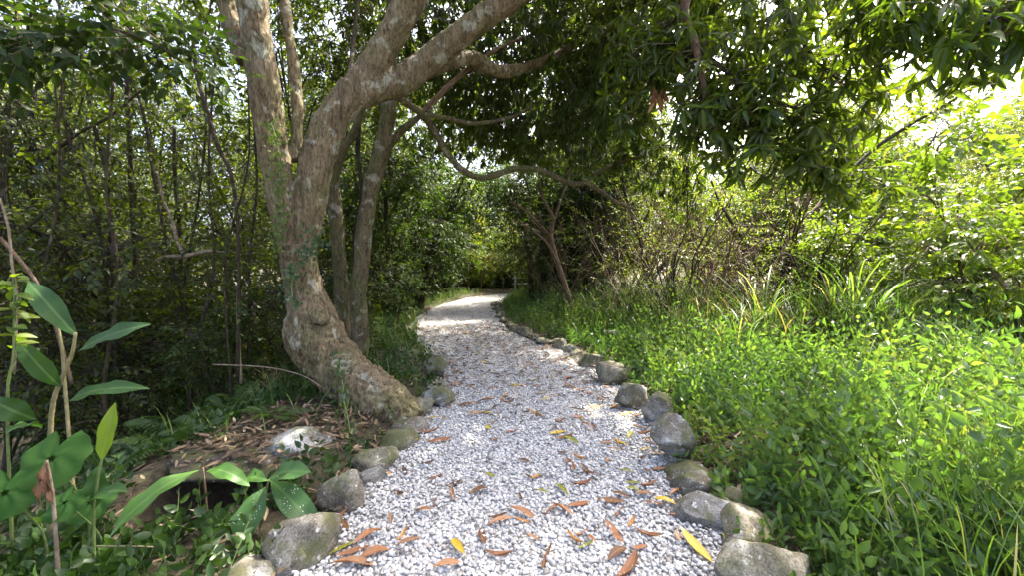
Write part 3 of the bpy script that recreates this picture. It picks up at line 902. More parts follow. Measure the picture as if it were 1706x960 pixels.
o["label"] = "long sagging mossy branch arching over the path"
branch([(975, 303, 6.2, 9), (1000, 318, 6.25, 8), (1030, 338, 6.3, 6), (1065, 350, 6.35, 4)], mango, TB, 'bark_moss', 20, 8)
branch([(704, 190, 4.9, 9), (740, 195, 5.1, 8), (790, 205, 5.3, 7), (850, 195, 5.6, 5), (900, 170, 5.8, 4)], mango, TB, 'bark_moss', 24, 8)
branch([(700, 190, 4.9, 10), (740, 150, 5.0, 9), (775, 118, 5.1, 8), (830, 80, 5.3, 6), (880, 60, 5.5, 4)], mango, TB, 'bark_tan', 24, 8)
branch([(640, 100, 4.25, 9), (660, 60, 4.5, 8), (672, 10, 4.7, 8), (690, -60, 4.9, 7)], mango, TB, 'bark_dark', 16, 8)
branch([(560, 200, 4.2, 9), (580, 130, 4.6, 8), (590, 60, 4.9, 7), (600, -30, 5.2, 7)], mango, TB, 'bark_dark', 16, 8)
# the low boughs over the path on the herb side
boughs = [
 [(1120, -160, 4.2, 26), (1150, -60, 4.0, 20), (1140, 20, 3.9, 17), (1160, 80, 3.85, 14), (1172, 140, 3.8, 11), (1180, 190, 3.75, 9), (1196, 240, 3.7, 6)],
 [(1160, 80, 3.85, 9), (1200, 110, 3.75, 8), (1250, 150, 3.7, 7), (1310, 175, 3.65, 6), (1380, 190, 3.6, 4)],
 [(1172, 140, 3.8, 8), (1215, 175, 3.75, 7), (1270, 225, 3.7, 6), (1340, 255, 3.65, 5), (1400, 270, 3.6, 4), (1440, 278, 3.6, 3)],
 [(1120, -160, 4.2, 20), (1250, -90, 3.7, 16), (1380, -30, 3.3, 12), (1480, 10, 3.0, 9), (1560, 40, 2.8, 7), (1620, 55, 2.7, 5)],
 [(1380, -30, 3.3, 9), (1500, -30, 2.9, 8), (1600, 0, 2.6, 6), (1690, 40, 2.45, 5)],
 [(1250, -90, 3.7, 9), (1290, -10, 3.6, 8), (1330, 60, 3.55, 7), (1370, 110, 3.5, 5), (1420, 150, 3.5, 4)],
 [(1140, 20, 3.9, 9), (1090, 60, 4.1, 8), (1060, 120, 4.3, 6), (1045, 190, 4.5, 4)],
]
BGH, BO = [], []
for k, b in enumerate(boughs):
    BO.append(branch(b, mango, TB, 'bark_tan' if k < 1 else 'bark_dark', 30, 8, seed=k))
    BGH.append(smooth_path(px_tube(b), 30))
# leaves one can pick out on the low boughs: each a part; the rest of the canopy in bulk
near_pts, near_d, near_b = [], [], []
for kb, s in enumerate(BGH):
    for i in range(6, 30):
        for q in range(3):
            d = unit(np.array([RG.normal(0, 1), RG.normal(0, 0.7), RG.normal(-0.25, 0.6)]))
            near_pts.append(s[i, :3] + d * RG.uniform(0.10, 0.42) + np.array([0, 0, -0.05])); near_d.append(d); near_b.append(kb)
near_pts, near_d = np.array(near_pts), np.array(near_d)
dist = np.linalg.norm(near_pts - np.array([0, 0, CAM_H]), axis=1)
order = np.argsort(dist)
shapes = []
for k in range(6):
    T = tmpl([(0, 0), (0.04, 0.05), (0.14, 0.26), (0.30, 0.44), (0.5, 0.5), (0.70, 0.40), (0.87, 0.2), (1, 0)], 0.15 + 0.09 * k, 0.16 + 0.05 * (k % 3), 0.1)
    mb = MB(); leaves(mb, T, [(0, 0, 0)], [(0, 1, 0)], [(0, 0, 1)], 1.0, 0.235, 0.15 + 0.14 * k)
    shapes.append(mb.mesh("leaf", 'mango_near'))
def frame(y, up):
    y = unit(y); x = unit(np.cross(y, up)); z = np.cross(x, y)
    return Matrix(((x[0], y[0], z[0]), (x[1], y[1], z[1]), (x[2], y[2], z[2]))).to_quaternion()
mbt = MB()
cnt = 0
used = []
for idx in order:
    if cnt >= 290: break
    p, d = near_pts[idx], near_d[idx]
    q = p - np.array([0, 0, CAM_H])
    u = 853 + FPX * q[0] / q[1]; vv = 440 - FPX * q[2] / q[1]
    if not (1030 < u < 1760 and -60 < vv < 340): continue
    used.append(idx)
    sticks(mbt, [p - d * 0.3], [p], 0.005, 0.003)
    m = RG.integers(6, 9)
    a = unit(np.cross(d, RG.normal(size=3))); b = np.cross(d, a)
    for j in range(m):
        if cnt >= 290: break
        th = j * 2.4 + RG.uniform(-.3, .3)
        out = a * math.cos(th) + b * math.sin(th)
        ld = unit(unit(d * RG.uniform(0.1, 0.8) + out * 0.9) - np.array([0, 0, RG.uniform(0.25, 0.95)]))
        o = obj("leaf", shapes[int(RG.integers(0, 6))], BO[near_b[idx]])
        o.location = Vector(p + d * RG.uniform(-0.05, 0.03)) - Vector(TB)
        o.rotation_mode = 'QUATERNION'
        o.rotation_quaternion = frame(ld, unit(np.array([0, 0, 1.0]) + d * 0.7 + RG.normal(size=3) * 0.25))
        s = RG.uniform(0.13, 0.215)
        o.scale = (s, s, s)
        cnt += 1
mbt.build("twigs", 'twig', mango, TB)
mb = MB()
rest = np.array([i for i in order if i not in set(used)])
if len(rest):
    rosettes(mb, near_pts[rest], near_d[rest], 8, 0.18, 0.042, 0.55, T16, 0.55)
def canopy(px, py, Y, rad, n, rnd=0.4, droop=0.8, ln=0.19, T=T6, m=9):
    c = P(px, py, Y)
    p, v = in_ellipsoid(n, c, rad)
    d = unit(v + RG.normal(size=(n, 3)) * 0.5 + np.array([[0, 0, -0.1]]))
    rosettes(mb, p, d, m, ln, ln * 0.215, rnd, T, droop)
canopy(900, 110, 6.4, (1.75, 1.0, 1.25), 620, 0.35, 1.1, 0.18)
canopy(800, 60, 6.0, (1.1, 0.8, 0.9), 280, 0.3, 1.1, 0.18)
canopy(1010, 170, 6.2, (0.9, 0.8, 1.0), 300, 0.35, 1.1, 0.18)
canopy(1110, 270, 6.4, (0.75, 0.5, 0.55), 120, 0.3, 1.1, 0.17)
canopy(1090, 20, 5.0, (1.0, 0.8, 0.7), 150, 0.5, 0.8, 0.18)
canopy(1150, 340, 6.6, (0.5, 0.4, 0.35), 30, 0.35, 1.0, 0.15)
canopy(690, 40, 6.3, (1.1, 0.9, 1.0), 260, 0.35, 0.9, 0.17)
canopy(560, 20, 6.3, (1.0, 0.8, 0.9), 200, 0.4, 0.9, 0.17)
canopy(790, 165, 6.9, (.8, .5, .65), 170, .35, 1.1, .17)
canopy(880, 225, 7.2, (.9, .5, .5), 130, .4, 1.1, .17)
canopy(720, 110, 7.6, (.9, .5, .7), 150, .4, 1.0, .17)
canopy(820, 205, 9.2, (2.0, .7, .9), 330, .45, 1.0, .18)
canopy(950, 255, 9.0, (1.6, .6, .55), 190, .45, 1.0, .18)
canopy(770, 215, 7.9, (.7, .4, .5), 110, .4, 1.0, .17)
canopy(300, -10, 6.0, (1.3, .6, .7), 130, .45, .9, .17)
canopy(700, 190, 8.4, (1.0, .4, .8), 150, .4, 1.0, .17)
canopy(620, 120, 7.2, (1.3, .6, .8), 200, .4, .9, .17)
canopy(960, 30, 8.6, (2.6, .9, 1.6), 420, .5, .9, .19)
canopy(1330, 40, 5.0, (1.2, .7, .7), 150, .55, .8, .19)
canopy(1250, 130, 4.3, (0.9, 0.5, 0.6), 110, 0.6, 0.7, 0.19, T16, 8)
for (cx, cy_, cz, rx, ry, rz_, n) in [(-1.5, 4.5, 6.2, 2.6, 2.4, 1.3, 420), (1.9, 6.7, 5.9, 1.75, 2.2, 1.2, 1500), (1.7, 10.0, 6.1, 1.8, 2.1, 1.2, 1000), (-3.8, 4.2, 6.0, 1.6, 2.0, 1.0, 160), (0.9, 4.0, 5.6, 1.3, 1.3, .8, 380), (2.7, 4.5, 5.7, .8, .8, .6, 170)]:  # unseen upper crown, shaped to keep the sun off the path
    p, v = in_ellipsoid(n, (cx, cy_, cz), (rx, ry, rz_))
    rosettes(mb, p, unit(v + RG.normal(size=(n, 3)) * 0.5), 9, 0.2, 0.043, 0.45, T2, 0.7)
    for q in range(0, n, 14):                              # wood inside the crown
        sticks(mb, [(cx * 0.6 + p[q][0] * 0.4, cy_ * 0.6 + p[q][1] * 0.4, cz - 0.5 * rz_)], [p[q]], 0.022, 0.006, 1)
cr = mb.build("crown", ['mango', 'twig'], mango, TB)
tag(cr, "dark hanging mango foliage", None, None, "stuff")

# a bunch of dead leaves caught on a low bough
db = P(1092, 150, 4.1)
mb = MB()
for k in range(9):
    leaves(mb, T16, [db + RG.normal(size=3) * 0.04], [(RG.normal(0, .25), RG.normal(0, .25), -1)], [(RG.normal(), RG.normal(), 0.1)], RG.uniform(.14, .2), .05, RG.uniform(0, 1))
tag(mb.build("dead_leaf_cluster", 'fl_russet', mango, TB), "withered brown leaves hanging from a bough")

# creeper on the trunk
def creeper(rows, n, label, spread=0.09, ln=0.045, mat='bright', name="climbing_vine"):
    a = smooth_path(px_tube(rows), 40)
    base = a[0, :3]
    t = thing(name, label, "vine", base)
    mb = MB(); tube(mb, a[:, :3], 0.006, 5); mb.build("stem", 'stem_green', t, base)
    i = RG.integers(0, 40, n)
    p = a[i, :3] + np.stack([RG.normal(0, spread, n), RG.normal(-0.02, 0.02, n), RG.normal(0, 0.06, n)], 1)
    mb = MB()
    leaves(mb, TOV, p, np.stack([RG.normal(0, .7, n), RG.uniform(-.5, 0, n), RG.normal(-.5, .5, n)], 1), np.stack([RG.normal(0, .3, n), np.full(n, -1.0), RG.uniform(.1, .8, n)], 1), RG.uniform(.6, 1.2, n) * ln, RG.uniform(.6, 1.1, n) * ln * .75, RG.uniform(0, 1, n))
    tag(mb.build("leaves", mat, t, base), None, None, None, "stuff")
    return t
creeper([(462, 410, 3.78, 4), (470, 360, 3.78, 4), (466, 300, 3.76, 4), (462, 240, 3.75, 4), (452, 205, 3.74, 4)], 240, "bright green creeper climbing the forked stem nearer the thicket", 0.05, 0.04)
creeper([(490, 520, 3.80, 4), (486, 470, 3.84, 4), (500, 440, 3.83, 4), (520, 410, 3.83, 4), (525, 395, 3.83, 4)], 130, "dark green creeper wrapping the trunk below its fork", 0.06, 0.05, 'herb_dark')
creeper([(575, 690, 3.45, 4), (572, 650, 3.50, 4), (566, 620, 3.56, 4), (560, 605, 3.6, 4)], 90, "small fern-like creeper on the lower face of the leaning trunk", 0.05, 0.035, 'fern')

# ------------------------------------------------------------------ slender mossy trees behind the mango trunk
def slender(name, rows, label, tops, nleaf, mat='bark_moss', leafm='thicket', twigs=()):
    a = px_tube(rows)
    base = np.array([a[0][0], a[0][1], H(a[0][0], a[0][1])])
    t = thing(name, label, "tree", base, 0, "slender trees behind the mango")
    s = smooth_path(a, 44)
    mb = MB(); tube(mb, s[:, :3], s[:, 3], 16, rough=0.09, seed=len(rows) * 1.7); mb.build("trunk", mat, t, base)
    for tw in twigs:
        branch(tw, t, base, mat, 22, 8)
    mb = MB()
    for (c, r, n) in tops:
        p, v = in_ellipsoid(n, c, r)
        sprays(mb, p, v + RG.normal(size=(n, 3)) * .5, 0.32, nleaf, 0.085, 0.036, 0.4)
        for q in range(0, n, 8):
            sticks(mb, [s[-1, :3]], [p[q]], 0.014, 0.005, 1)
    tag(mb.build("crown", [leafm, 'twig'], t, base), None, None, None, "stuff")
    return t
slender("slender_tree", [(598, 640, 5.2, 34), (600, 570, 5.2, 30), (597, 500, 5.2, 29), (603, 430, 5.2, 27), (610, 360, 5.22, 27), (622, 300, 5.25, 27), (636, 250, 5.28, 26), (645, 200, 5.3, 25), (650, 150, 5.3, 23), (652, 60, 5.3, 20), (655, -60, 5.3, 17)],
        "slender mossy trunk standing closest to the path behind the mango trunk", [((-1.6, 5.6, 5.4), (1.2, 1.0, 0.8), 240)], 8,
        twigs=[[(620, 305, 5.25, 14), (640, 260, 5.4, 13), (662, 225, 5.5, 12), (690, 200, 5.6, 10), (720, 180, 5.7, 7)]])
slender("slender_tree", [(578, 620, 5.5, 30), (572, 540, 5.5, 27), (568, 470, 5.5, 25), (563, 400, 5.5, 24), (558, 340, 5.5, 23), (556, 290, 5.5, 20), (572, 250, 5.55, 15), (592, 215, 5.6, 12), (602, 180, 5.6, 10), (604, 120, 5.6, 9)],
        "shorter mossy trunk squeezed between mango trunk and slender trunk", [((-2.2, 5.9, 4.6), (0.9, 0.8, 0.8), 130)], 8)
slender("slender_tree", [(590, 580, 6.0, 12), (594, 500, 6.0, 10), (592, 400, 6.0, 9), (604, 320, 6.0, 9), (596, 250, 6.0, 8), (600, 180, 6.0, 7)],
        "thin crooked dark stem glimpsed between the two mossy trunks", [((-2.4, 6.4, 4.2), (0.8, 0.6, 0.7), 80)], 8, 'bark_dark')

# ------------------------------------------------------------------ trees and shrubs in kinds, then copies of them
def make_tree(name, cat, h, r, clusters, n, leafm, barkm, ln, wd, m=8, T=T6, size=0.34, droop=0.3, rnd=0.45, lean=0.3, seed=1, stems=1, spread=0.5, drape=0.0):
    rg = np.random.default_rng(seed)
    t = thing(name, "", cat, (0, 0, 0))
    mw, mc = MB(), MB()
    tops = []
    for k in range(stems):
        a = rg.uniform(0, 6.28) if stems > 1 else rg.uniform(0, 6.28)
        sp = spread * h if stems > 1 else lean
        hh = h * (1 if k == 0 else rg.uniform(.65, 1))
        rows = [(0 + 0.05 * k * math.cos(a), 0.05 * k * math.sin(a), -0.35, r)]
        for q in range(1, 7):
            u = q / 6
            rows.append((math.cos(a) * sp * u ** 1.4 + rg.normal(0, .05) * h * .2, math.sin(a) * sp * u ** 1.4 + rg.normal(0, .05) * h * .2, hh * u, r * (1 - .82 * u)))
        s = smooth_path(rows, 26)
        tube(mw, s[:, :3], np.maximum(s[:, 3], .006), 8, rough=.12, seed=seed + k)
        tops.append(s)
    per = max(1, n // clusters)
    for c in range(clusters):
        s = tops[c % stems]
        i = int(rg.uniform(5, 25))
        a = rg.uniform(0, 6.28); out = rg.uniform(.25, 1.0) * spread * h * .45
        cen = s[i, :3] + np.array([math.cos(a) * out, math.sin(a) * out, rg.uniform(-.1, .35)])
        cr = rg.uniform(.10, .19) * h * np.array([1, 1, rg.uniform(.55, .9)])
        lim = smooth_path([(*s[max(0, i - 4), :3], max(.006, s[i, 3] * .55)), (*(s[i, :3] * .5 + cen * .5 + rg.normal(size=3) * .05 * h * .3), .01 + r * .12), (*cen, .006)], 8)
        tube(mw, lim[:, :3], lim[:, 3], 5)
        p, v = in_ellipsoid(per, cen, cr, rg)
        d = v + rg.normal(size=(per, 3)) * .5 + np.array([[0, 0, .1 - drape]])
        sprays(mc, p, d, size, m, ln, wd, rnd + rg.normal(0, .12), T, droop, rg)
        q = np.arange(0, per, 5)
        sticks(mc, np.repeat(cen[None], len(q), 0), p[q], .008, .004, 1)
    mw.build("trunk" if stems == 1 else "stems", barkm, t)
    tag(mc.build("crown", [leafm, 'twig_dark' if leafm in ('thicket', 'bush') else 'twig'], t), None, None, None, "stuff")
    return t
_used = set()
def plant(proto, x, y, s, rz, label, group, z=None, tilt=(0, 0), sz=1.0):
    o = proto if proto.name not in _used else copy_tree(proto)
    _used.add(proto.name)
    o.location = (x, y, H(x, y) if z is None else z)
    o.rotation_euler = (tilt[0], tilt[1], rz)
    o.scale = (s, s, s * sz)
    return tag(o, label, None, group)

# the dark thicket
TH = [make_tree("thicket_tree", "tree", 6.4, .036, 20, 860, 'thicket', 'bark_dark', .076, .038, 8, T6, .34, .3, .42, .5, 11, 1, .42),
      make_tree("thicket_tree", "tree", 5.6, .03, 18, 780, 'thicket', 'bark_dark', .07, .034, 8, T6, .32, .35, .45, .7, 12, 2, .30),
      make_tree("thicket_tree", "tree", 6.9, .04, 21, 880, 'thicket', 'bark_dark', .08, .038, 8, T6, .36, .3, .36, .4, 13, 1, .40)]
gth = "trees of the dark thicket"
near_lab = ["dark small-leaved tree closest to the frame edge in the thicket", "thin dark tree in the thicket behind the ginger leaves",
            "dark leafy tree in the thicket just behind the forked trunk", "leafy thicket tree above the pale fallen branch"]
mid_lab = "dark small-leaved tree in the middle of the dense thicket"
back_lab = "backlit thin tree at the far back of the dense thicket"
for i, (x, y, s) in enumerate([(-5.6, 4.0, .95), (-4.9, 5.2, .95), (-3.5, 6.6, .95), (-6.6, 5.4, 1.0),
                               (-4.6, 7.4, 1.0), (-6.3, 7.2, 1.05), (-8.2, 7.2, 1.05), (-9.6, 6.2, 1.1), (-3.5, 9.0, .9), (-5.6, 9.2, 1.05), (-7.6, 9.4, 1.1),
                               (-10.2, 9.4, 1.15), (-4.2, 11.2, 1.0), (-6.6, 11.8, 1.15), (-9.2, 12.2, 1.2), (-12.5, 11, 1.3), (-12.8, 8.2, 1.2), (-4.6, 14.0, 1.1), (-8, 15, 1.25)]):
    lb = near_lab[i] if i < 4 else (mid_lab if y < 9.3 else back_lab)
    plant(TH[i % 3], x, y, s, i * 2.1, lb, gth if i < 4 else ("mid " + gth if y < 9.3 else "far " + gth))
SAPL = ["thin dark sapling nearest the frame edge in the thicket", "second thin dark sapling from the frame edge in the thicket", "dark sapling rising behind the tips of the ginger leaves", "stouter dark sapling in the middle of the thicket",
        "dark sapling just before the pale leaning stick", "dark sapling just behind the pale horizontal branch", "stouter dark sapling between the pale branch and the forked trunk", "very thin sapling second from the forked trunk", "dark sapling closest behind the forked trunk", "far stout sapling seen deep in the thicket"]
for i, (px, Y, r, ln_) in enumerate([(40, 3.9, .018, .1), (112, 4.3, .014, -.15), (168, 4.0, .022, .05), (200, 4.6, .03, -.1), (255, 4.9, .02, .2), (318, 4.6, .02, .1), (345, 5.0, .026, -.2), (372, 4.4, .014, .1), (408, 5.2, .02, .05), (140, 5.6, .03, -.1)]):
    x = (px - 853) / FPX * Y
    t = thing("sapling", SAPL[i], "sapling", (x, Y, H(x, Y)), 0, "thin saplings in the thicket")
    rows = [(RG.normal(0, .05) + ln_ * k, RG.normal(0, .05), k * 1.05 - .2, r * (1 - .1 * k)) for k in range(7)]
    a = smooth_path(rows, 26)
    mb = MB(); tube(mb, a[:, :3], a[:, 3], 6, rough=.12, seed=i); mb.build("stem", 'bark_dark', t)
    mb = MB(); q = RG.integers(5, 26, 46)
    sprays(mb, a[q, :3] + RG.normal(0, .16, (46, 3)), rnd_dirs(46), .4, 7, .09, .042, .4, TOV, .3)
    tag(mb.build("crown", ['thicket', 'twig_dark'], t), None, None, None, "stuff")
# shrubs of three kinds
SH = [make_tree("shrub", "shrub", 1.7, .02, 12, 330, 'bush', 'bark_dark', .07, .034, 8, T6, .26, .3, .45, .4, 21, 5, .42),
      make_tree("shrub", "shrub", 1.4, .018, 11, 300, 'thicket', 'bark_dark', .06, .028, 8, T6, .24, .3, .5, .4, 22, 5, .48),
      make_tree("shrub", "shrub", 2.0, .02, 13, 360, 'bush', 'bark_dark', .085, .032, 8, T6, .28, .4, .4, .4, 23, 6, .40)]
for i, (x, y, s) in enumerate([(-3.6, 4.6, .75), (-4.4, 4.2, .8), (-5.3, 4.6, .95), (-3.0, 5.6, .7), (-4.2, 5.9, .9), (-5.9, 6.2, 1.1), (-7.4, 6.0, 1.2), (-3.0, 7.2, .8), (-4.0, 8.2, 1.0), (-6.8, 8.4, 1.2)]):
    plant(SH[i % 3], x, y, s, i * 1.7, "low dark-leaved shrub at the foot of the dense thicket", "shrubs under the thicket")
for i, (x, y, s, lb) in enumerate([(-3.3, 10.2, 1.5, "rounded dark shrub on the outer side of the bend"), (-3.9, 12.2, 1.9, "tall dark shrub behind the rounded one at the bend"),
                                   (-3.6, 14.6, 1.8, "dark shrub where the outer bend ends"), (-3.0, 17.0, 1.9, "dark shrub left of the path's vanishing point"), (-2.6, 8.6, .7, "low shrub beside the outer path edge before the bend")]):
    plant(SH[(i + 2) % 3], x, y, s, i * 1.1, lb, "shrubs on the outer side of the bend")
for i, (x, y, s, lb) in enumerate([(-2.3, 21.8, 1.5, "low dark bush where the path seems to end"), (-.7, 22.4, 1.7, "dark bush directly behind the last gravel"), (.8, 23.0, 1.6, "dark bush behind the pale fence posts"), (2.6, 22.8, 1.7, "dark bush at the far fence end"), (-3.6, 20.2, 1.6, "dark bush beside the far outer path edge")]):
    plant(SH[(i * 2) % 3 if i % 2 else 0], x, y, s, i * 1.4, lb, "dark bushes at the end of the path")
for i, (x, y, s) in enumerate([(-4.6, 21.4, 1.5), (-3.0, 22.6, 1.6), (-1.5, 22.0, 1.4), (-.1, 23.2, 1.5), (1.6, 22.2, 1.4), (3.4, 21.9, 1.5), (-2.2, 24.6, 1.9), (.6, 25.4, 1.9), (-4.2, 25.0, 2.0), (-5.8, 23.0, 1.8), (2.8, 25.0, 1.9)]):
    plant(SH[1 if i % 3 else 2], x, y, s, i * 2.2, "knee-high dark thicket bush filling the gap behind the path end", "low bushes behind the path end", H(x, y) - .42 * s)
# the dark screen closing the path
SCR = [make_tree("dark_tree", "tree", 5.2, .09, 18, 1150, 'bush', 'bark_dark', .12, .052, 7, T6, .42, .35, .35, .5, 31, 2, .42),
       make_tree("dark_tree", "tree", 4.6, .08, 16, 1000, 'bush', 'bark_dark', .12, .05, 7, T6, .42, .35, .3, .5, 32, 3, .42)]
for i, (x, y, s, lb) in enumerate([(-4.9, 17.6, 1.15, "dark broad tree on the outer side of the path's far end"), (-1.6, 23.4, 1.0, "dark bushy tree right behind where the path vanishes"),
                                   (-3.6, 22.4, 1.35, "taller dark tree behind the vanishing path"), (1.2, 24.4, 1.2, "dark tree behind the pale fence"), (3.9, 22.0, 1.2, "dark tree past the fence, behind twiggy shrubs"), (-.2, 26.5, 1.65, "tallest dark tree filling the view under the arching branch"), (-4.0, 13.2, 1.1, "dark tree standing behind the outer side of the bend"), (-3.9, 15.6, 1.3, "dark tree just past the bend on its outer side"), (2.4, 14.4, 1.15, "dark tree added to shade the inner side of the far bend"), (1.7, 13.0, 1.15, "dark tree added for shade right beside the inner side of the bend")]):  # the two inner-bend trees are added to shade the far gravel
    plant(SCR[i % 2], x, y, s, i * 1.9, lb, "dark trees closing the path")
for i, (x, y, s) in enumerate([(-3.0, 12.4, .95), (-3.3, 15.0, 1.05), (-3.2, 9.9, .85), (2.3, 16.9, .9), (.75, 11.8, .9)]):  # the last one, inside the bend, is added to cut sun on the path
    plant(SCR[i % 2], x, y, s * 1.2, i * 1.6 + .5, ["thin tree leaning over the outer bend before the dark tree", "tall thin tree arching over the far bend", "thin leafy tree nearest the slender mossy trunks", "thin tree on the inner side of the last path stretch", "thin leafy tree added for shade on the inner side of the bend beside the forked shrub"][i], "thin trees arching over the far bend")
LM = make_tree("bright_tree", "tree", 5.2, .08, 14, 900, 'bright', 'bark_tan', .12, .055, 7, T6, .4, .3, .5, .5, 33, 1, .40)
plant(LM, -2.3, 20.6, 1.12, 0.4, "bright green tree glowing above the far end of the path", None)
lm2 = make_tree("lemon_tree", "tree", 4.7, .05, 5, 170, 'lemon', 'bark_tan', .13, .06, 7, T6, .36, .3, .5, .3, 34, 1, .22)
plant(lm2, -1.55, 19.9, 1.0, 0.4, "lemon-yellow young tree catching sun above the path end", None)
# sunlit trees on the herb side
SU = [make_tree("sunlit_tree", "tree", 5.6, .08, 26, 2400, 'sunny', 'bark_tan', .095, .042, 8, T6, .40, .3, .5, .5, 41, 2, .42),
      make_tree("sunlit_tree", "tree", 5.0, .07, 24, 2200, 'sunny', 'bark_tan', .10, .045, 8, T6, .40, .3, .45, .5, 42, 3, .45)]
sl = ["sunlit yellow-green tree behind the twiggy shrubs", "sunlit leafy tree below the open white sky", "tall sunlit tree whose crown meets the open sky", "sunlit tree at the frame edge beneath the overhanging leaves",
      "yellow-green tree far behind the grass clumps", "distant sunlit tree seen through bare stems", "far sunlit tree in the back row below the sky", "far pale tree seen past the fence", "leafy tree added for shade, leaning over the inner side of the far bend", "leafy tree added for shade beside the last visible stretch of path"]
for i, (x, y, s, k) in enumerate([(6.2, 11.2, 1.05, 0), (9.0, 9.6, .85, 1), (10.2, 12.4, 1.0, 2), (12.6, 9.4, .8, 3), (7.6, 15.0, 1.15, 4), (3.4, 15.2, 1.1, 5), (4.8, 19.5, 1.35, 6), (1.9, 19.9, 1.0, 7), (2.3, 13.0, 1.15, 8), (2.9, 16.8, 1.1, 9), (12.8, 15.5, 1.15, 6), (9.8, 19.5, 1.3, 6), (17, 12.5, .95, 6), (17, 18, 1.2, 6)]):  # the two leafy ones by the far bend are put in for shade
    plant(SU[i % 2], x, y, s, i * 2.3, sl[k], "sunlit trees in the back row" if k == 6 else "sunlit trees on the herb side")
far = [(-9, 19), (-12, 16), (-15, 12.5), (-16, 19), (-12.5, 22), (-6.5, 26), (-1, 29), (3.5, 28), (7.5, 26), (12, 25), (17, 23), (22, 18), (22, 13), (-20, 15), (-19, 9.5), (-16, 7), (-9.5, 26), (-3.5, 33), (1.0, 36), (-6, 19)]
for i, (x, y) in enumerate(far):
    wl_ = x < -5.5
    plant(SU[i % 2], x, y, 1.25 + .35 * ((i * 7) % 5) / 4, i * 1.3, "sunlit tree glimpsed through gaps in the thicket" if wl_ else "distant sunlit tree behind everything else", "sunlit trees behind the thicket" if wl_ else "distant sunlit trees")
# broad-leaved bright shrubs
BS = [make_tree("bright_shrub", "shrub", 2.2, .025, 16, 420, 'bright', 'bark_tan', .105, .056, 7, TOV, .30, .25, .5, .4, 51, 6, .42),
      make_tree("bright_shrub", "shrub", 1.9, .022, 14, 380, 'bright', 'bark_tan', .09, .05, 7, TOV, .28, .25, .45, .4, 52, 6, .45)]
bl = ["bright broad-leaved shrub at the frame edge above the herbs", "bright green shrub beside the tall grass clump", "tall bright shrub under the sunlit trees", "leafy green shrub behind the tall grass clumps", "broad bright shrub behind the frame-edge shrub",
      "big bright shrub filling the sunlit edge below the sky", "light green shrub among the bare stems"]
for i, (x, y, s) in enumerate([(6.6, 4.8, .95), (5.9, 6.4, 1.0), (8.2, 7.0, 1.35), (6.8, 7.8, 1.2), (9.0, 6.0, 1.25), (10.8, 7.6, 1.5), (7.2, 9.6, 1.4)]):
    plant(BS[i % 2], x, y, s, i * 1.9, bl[i], "bright shrubs on the herb side")
# bare twiggy shrubs
TW = [make_tree("twiggy_shrub", "shrub", 3.0, .022, 26, 120, 'pale', 'bark_tan', .06, .022, 6, T6, .3, .3, .5, .4, 61, 11, .40),
      make_tree("twiggy_shrub", "shrub", 2.6, .018, 28, 140, 'pale', 'bark_tan', .055, .02, 6, T6, .3, .3, .5, .4, 62, 13, .48),
      make_tree("twiggy_shrub", "shrub", 3.3, .024, 26, 130, 'sunny', 'bark_dark', .07, .026, 6, T6, .3, .3, .5, .4, 63, 9, .36)]
wl = "leafless twiggy shrub with many thin tan stems behind the ferns"
for i, (x, y, s) in enumerate([(1.5, 10.2, .95), (2.2, 7.6, .9), (2.9, 6.9, .9), (3.6, 7.2, .95), (4.3, 6.6, .9), (2.6, 8.8, 1.0), (3.4, 8.6, 1.05), (4.4, 8.2, 1.05), (5.2, 7.6, 1.0), (1.0, 11.4, 1.0), (2.2, 11.2, 1.1), (3.8, 10.8, 1.1), (5.4, 10.2, 1.1), (2.2, 14.8, .9), (5.0, 6.3, .8)]):
    plant(TW[i % 3], x, y, s, i * 2.6, wl, "bare twiggy shrubs behind the ferns")
# two shrubs whose stems one can follow
def stem_shrub(name, label, rows_list, mat, twn, leafm='pale'):
    b = px_tube(rows_list[0])[0]
    base = np.array([b[0], b[1], H(b[0], b[1])])
    t = thing(name, label, "shrub", base)
    mc = MB()
    for k, rows in enumerate(rows_list):
        branch(rows, t, base, mat, 26, 8, "stem", .08, k)
        s = smooth_path(px_tube(rows), 26)
        for q in range(twn):
            i = int(RG.integers(12, 26)); d = unit(RG.normal(size=3) + np.array([0, 0, .6])); L = RG.uniform(.3, .9)
            e = s[i, :3] + d * L
            sticks(mc, [s[i, :3], e * .5 + s[i, :3] * .5], [s[i, :3] + d * L * .5, e], .008, .004, 1)
            sprays(mc, np.array([e, s[i, :3] + d * L * .6]), np.array([d, d]), .25, 6, .07, .026, .5)
    tag(mc.build("crown", [leafm, 'twig'], t, base), None, None, None, "stuff")
stem_shrub("forked_shrub", "dark forked shrub rising past the arching branch beside the bend",
           [[(950, 520, 8.7, 10), (946, 490, 8.7, 9), (930, 440, 8.7, 8), (918, 390, 8.7, 7), (928, 350, 8.7, 5), (942, 310, 8.7, 4), (950, 280, 8.7, 3)],
            [(919, 395, 8.7, 5), (900, 375, 8.7, 4), (875, 350, 8.6, 4), (850, 335, 8.6, 3)], [(924, 365, 8.7, 6), (905, 330, 8.7, 4), (898, 300, 8.7, 3)],
            [(932, 445, 8.7, 5), (915, 410, 8.6, 4), (890, 385, 8.5, 4), (870, 372, 8.5, 3)]], 'bark_tan', 7)
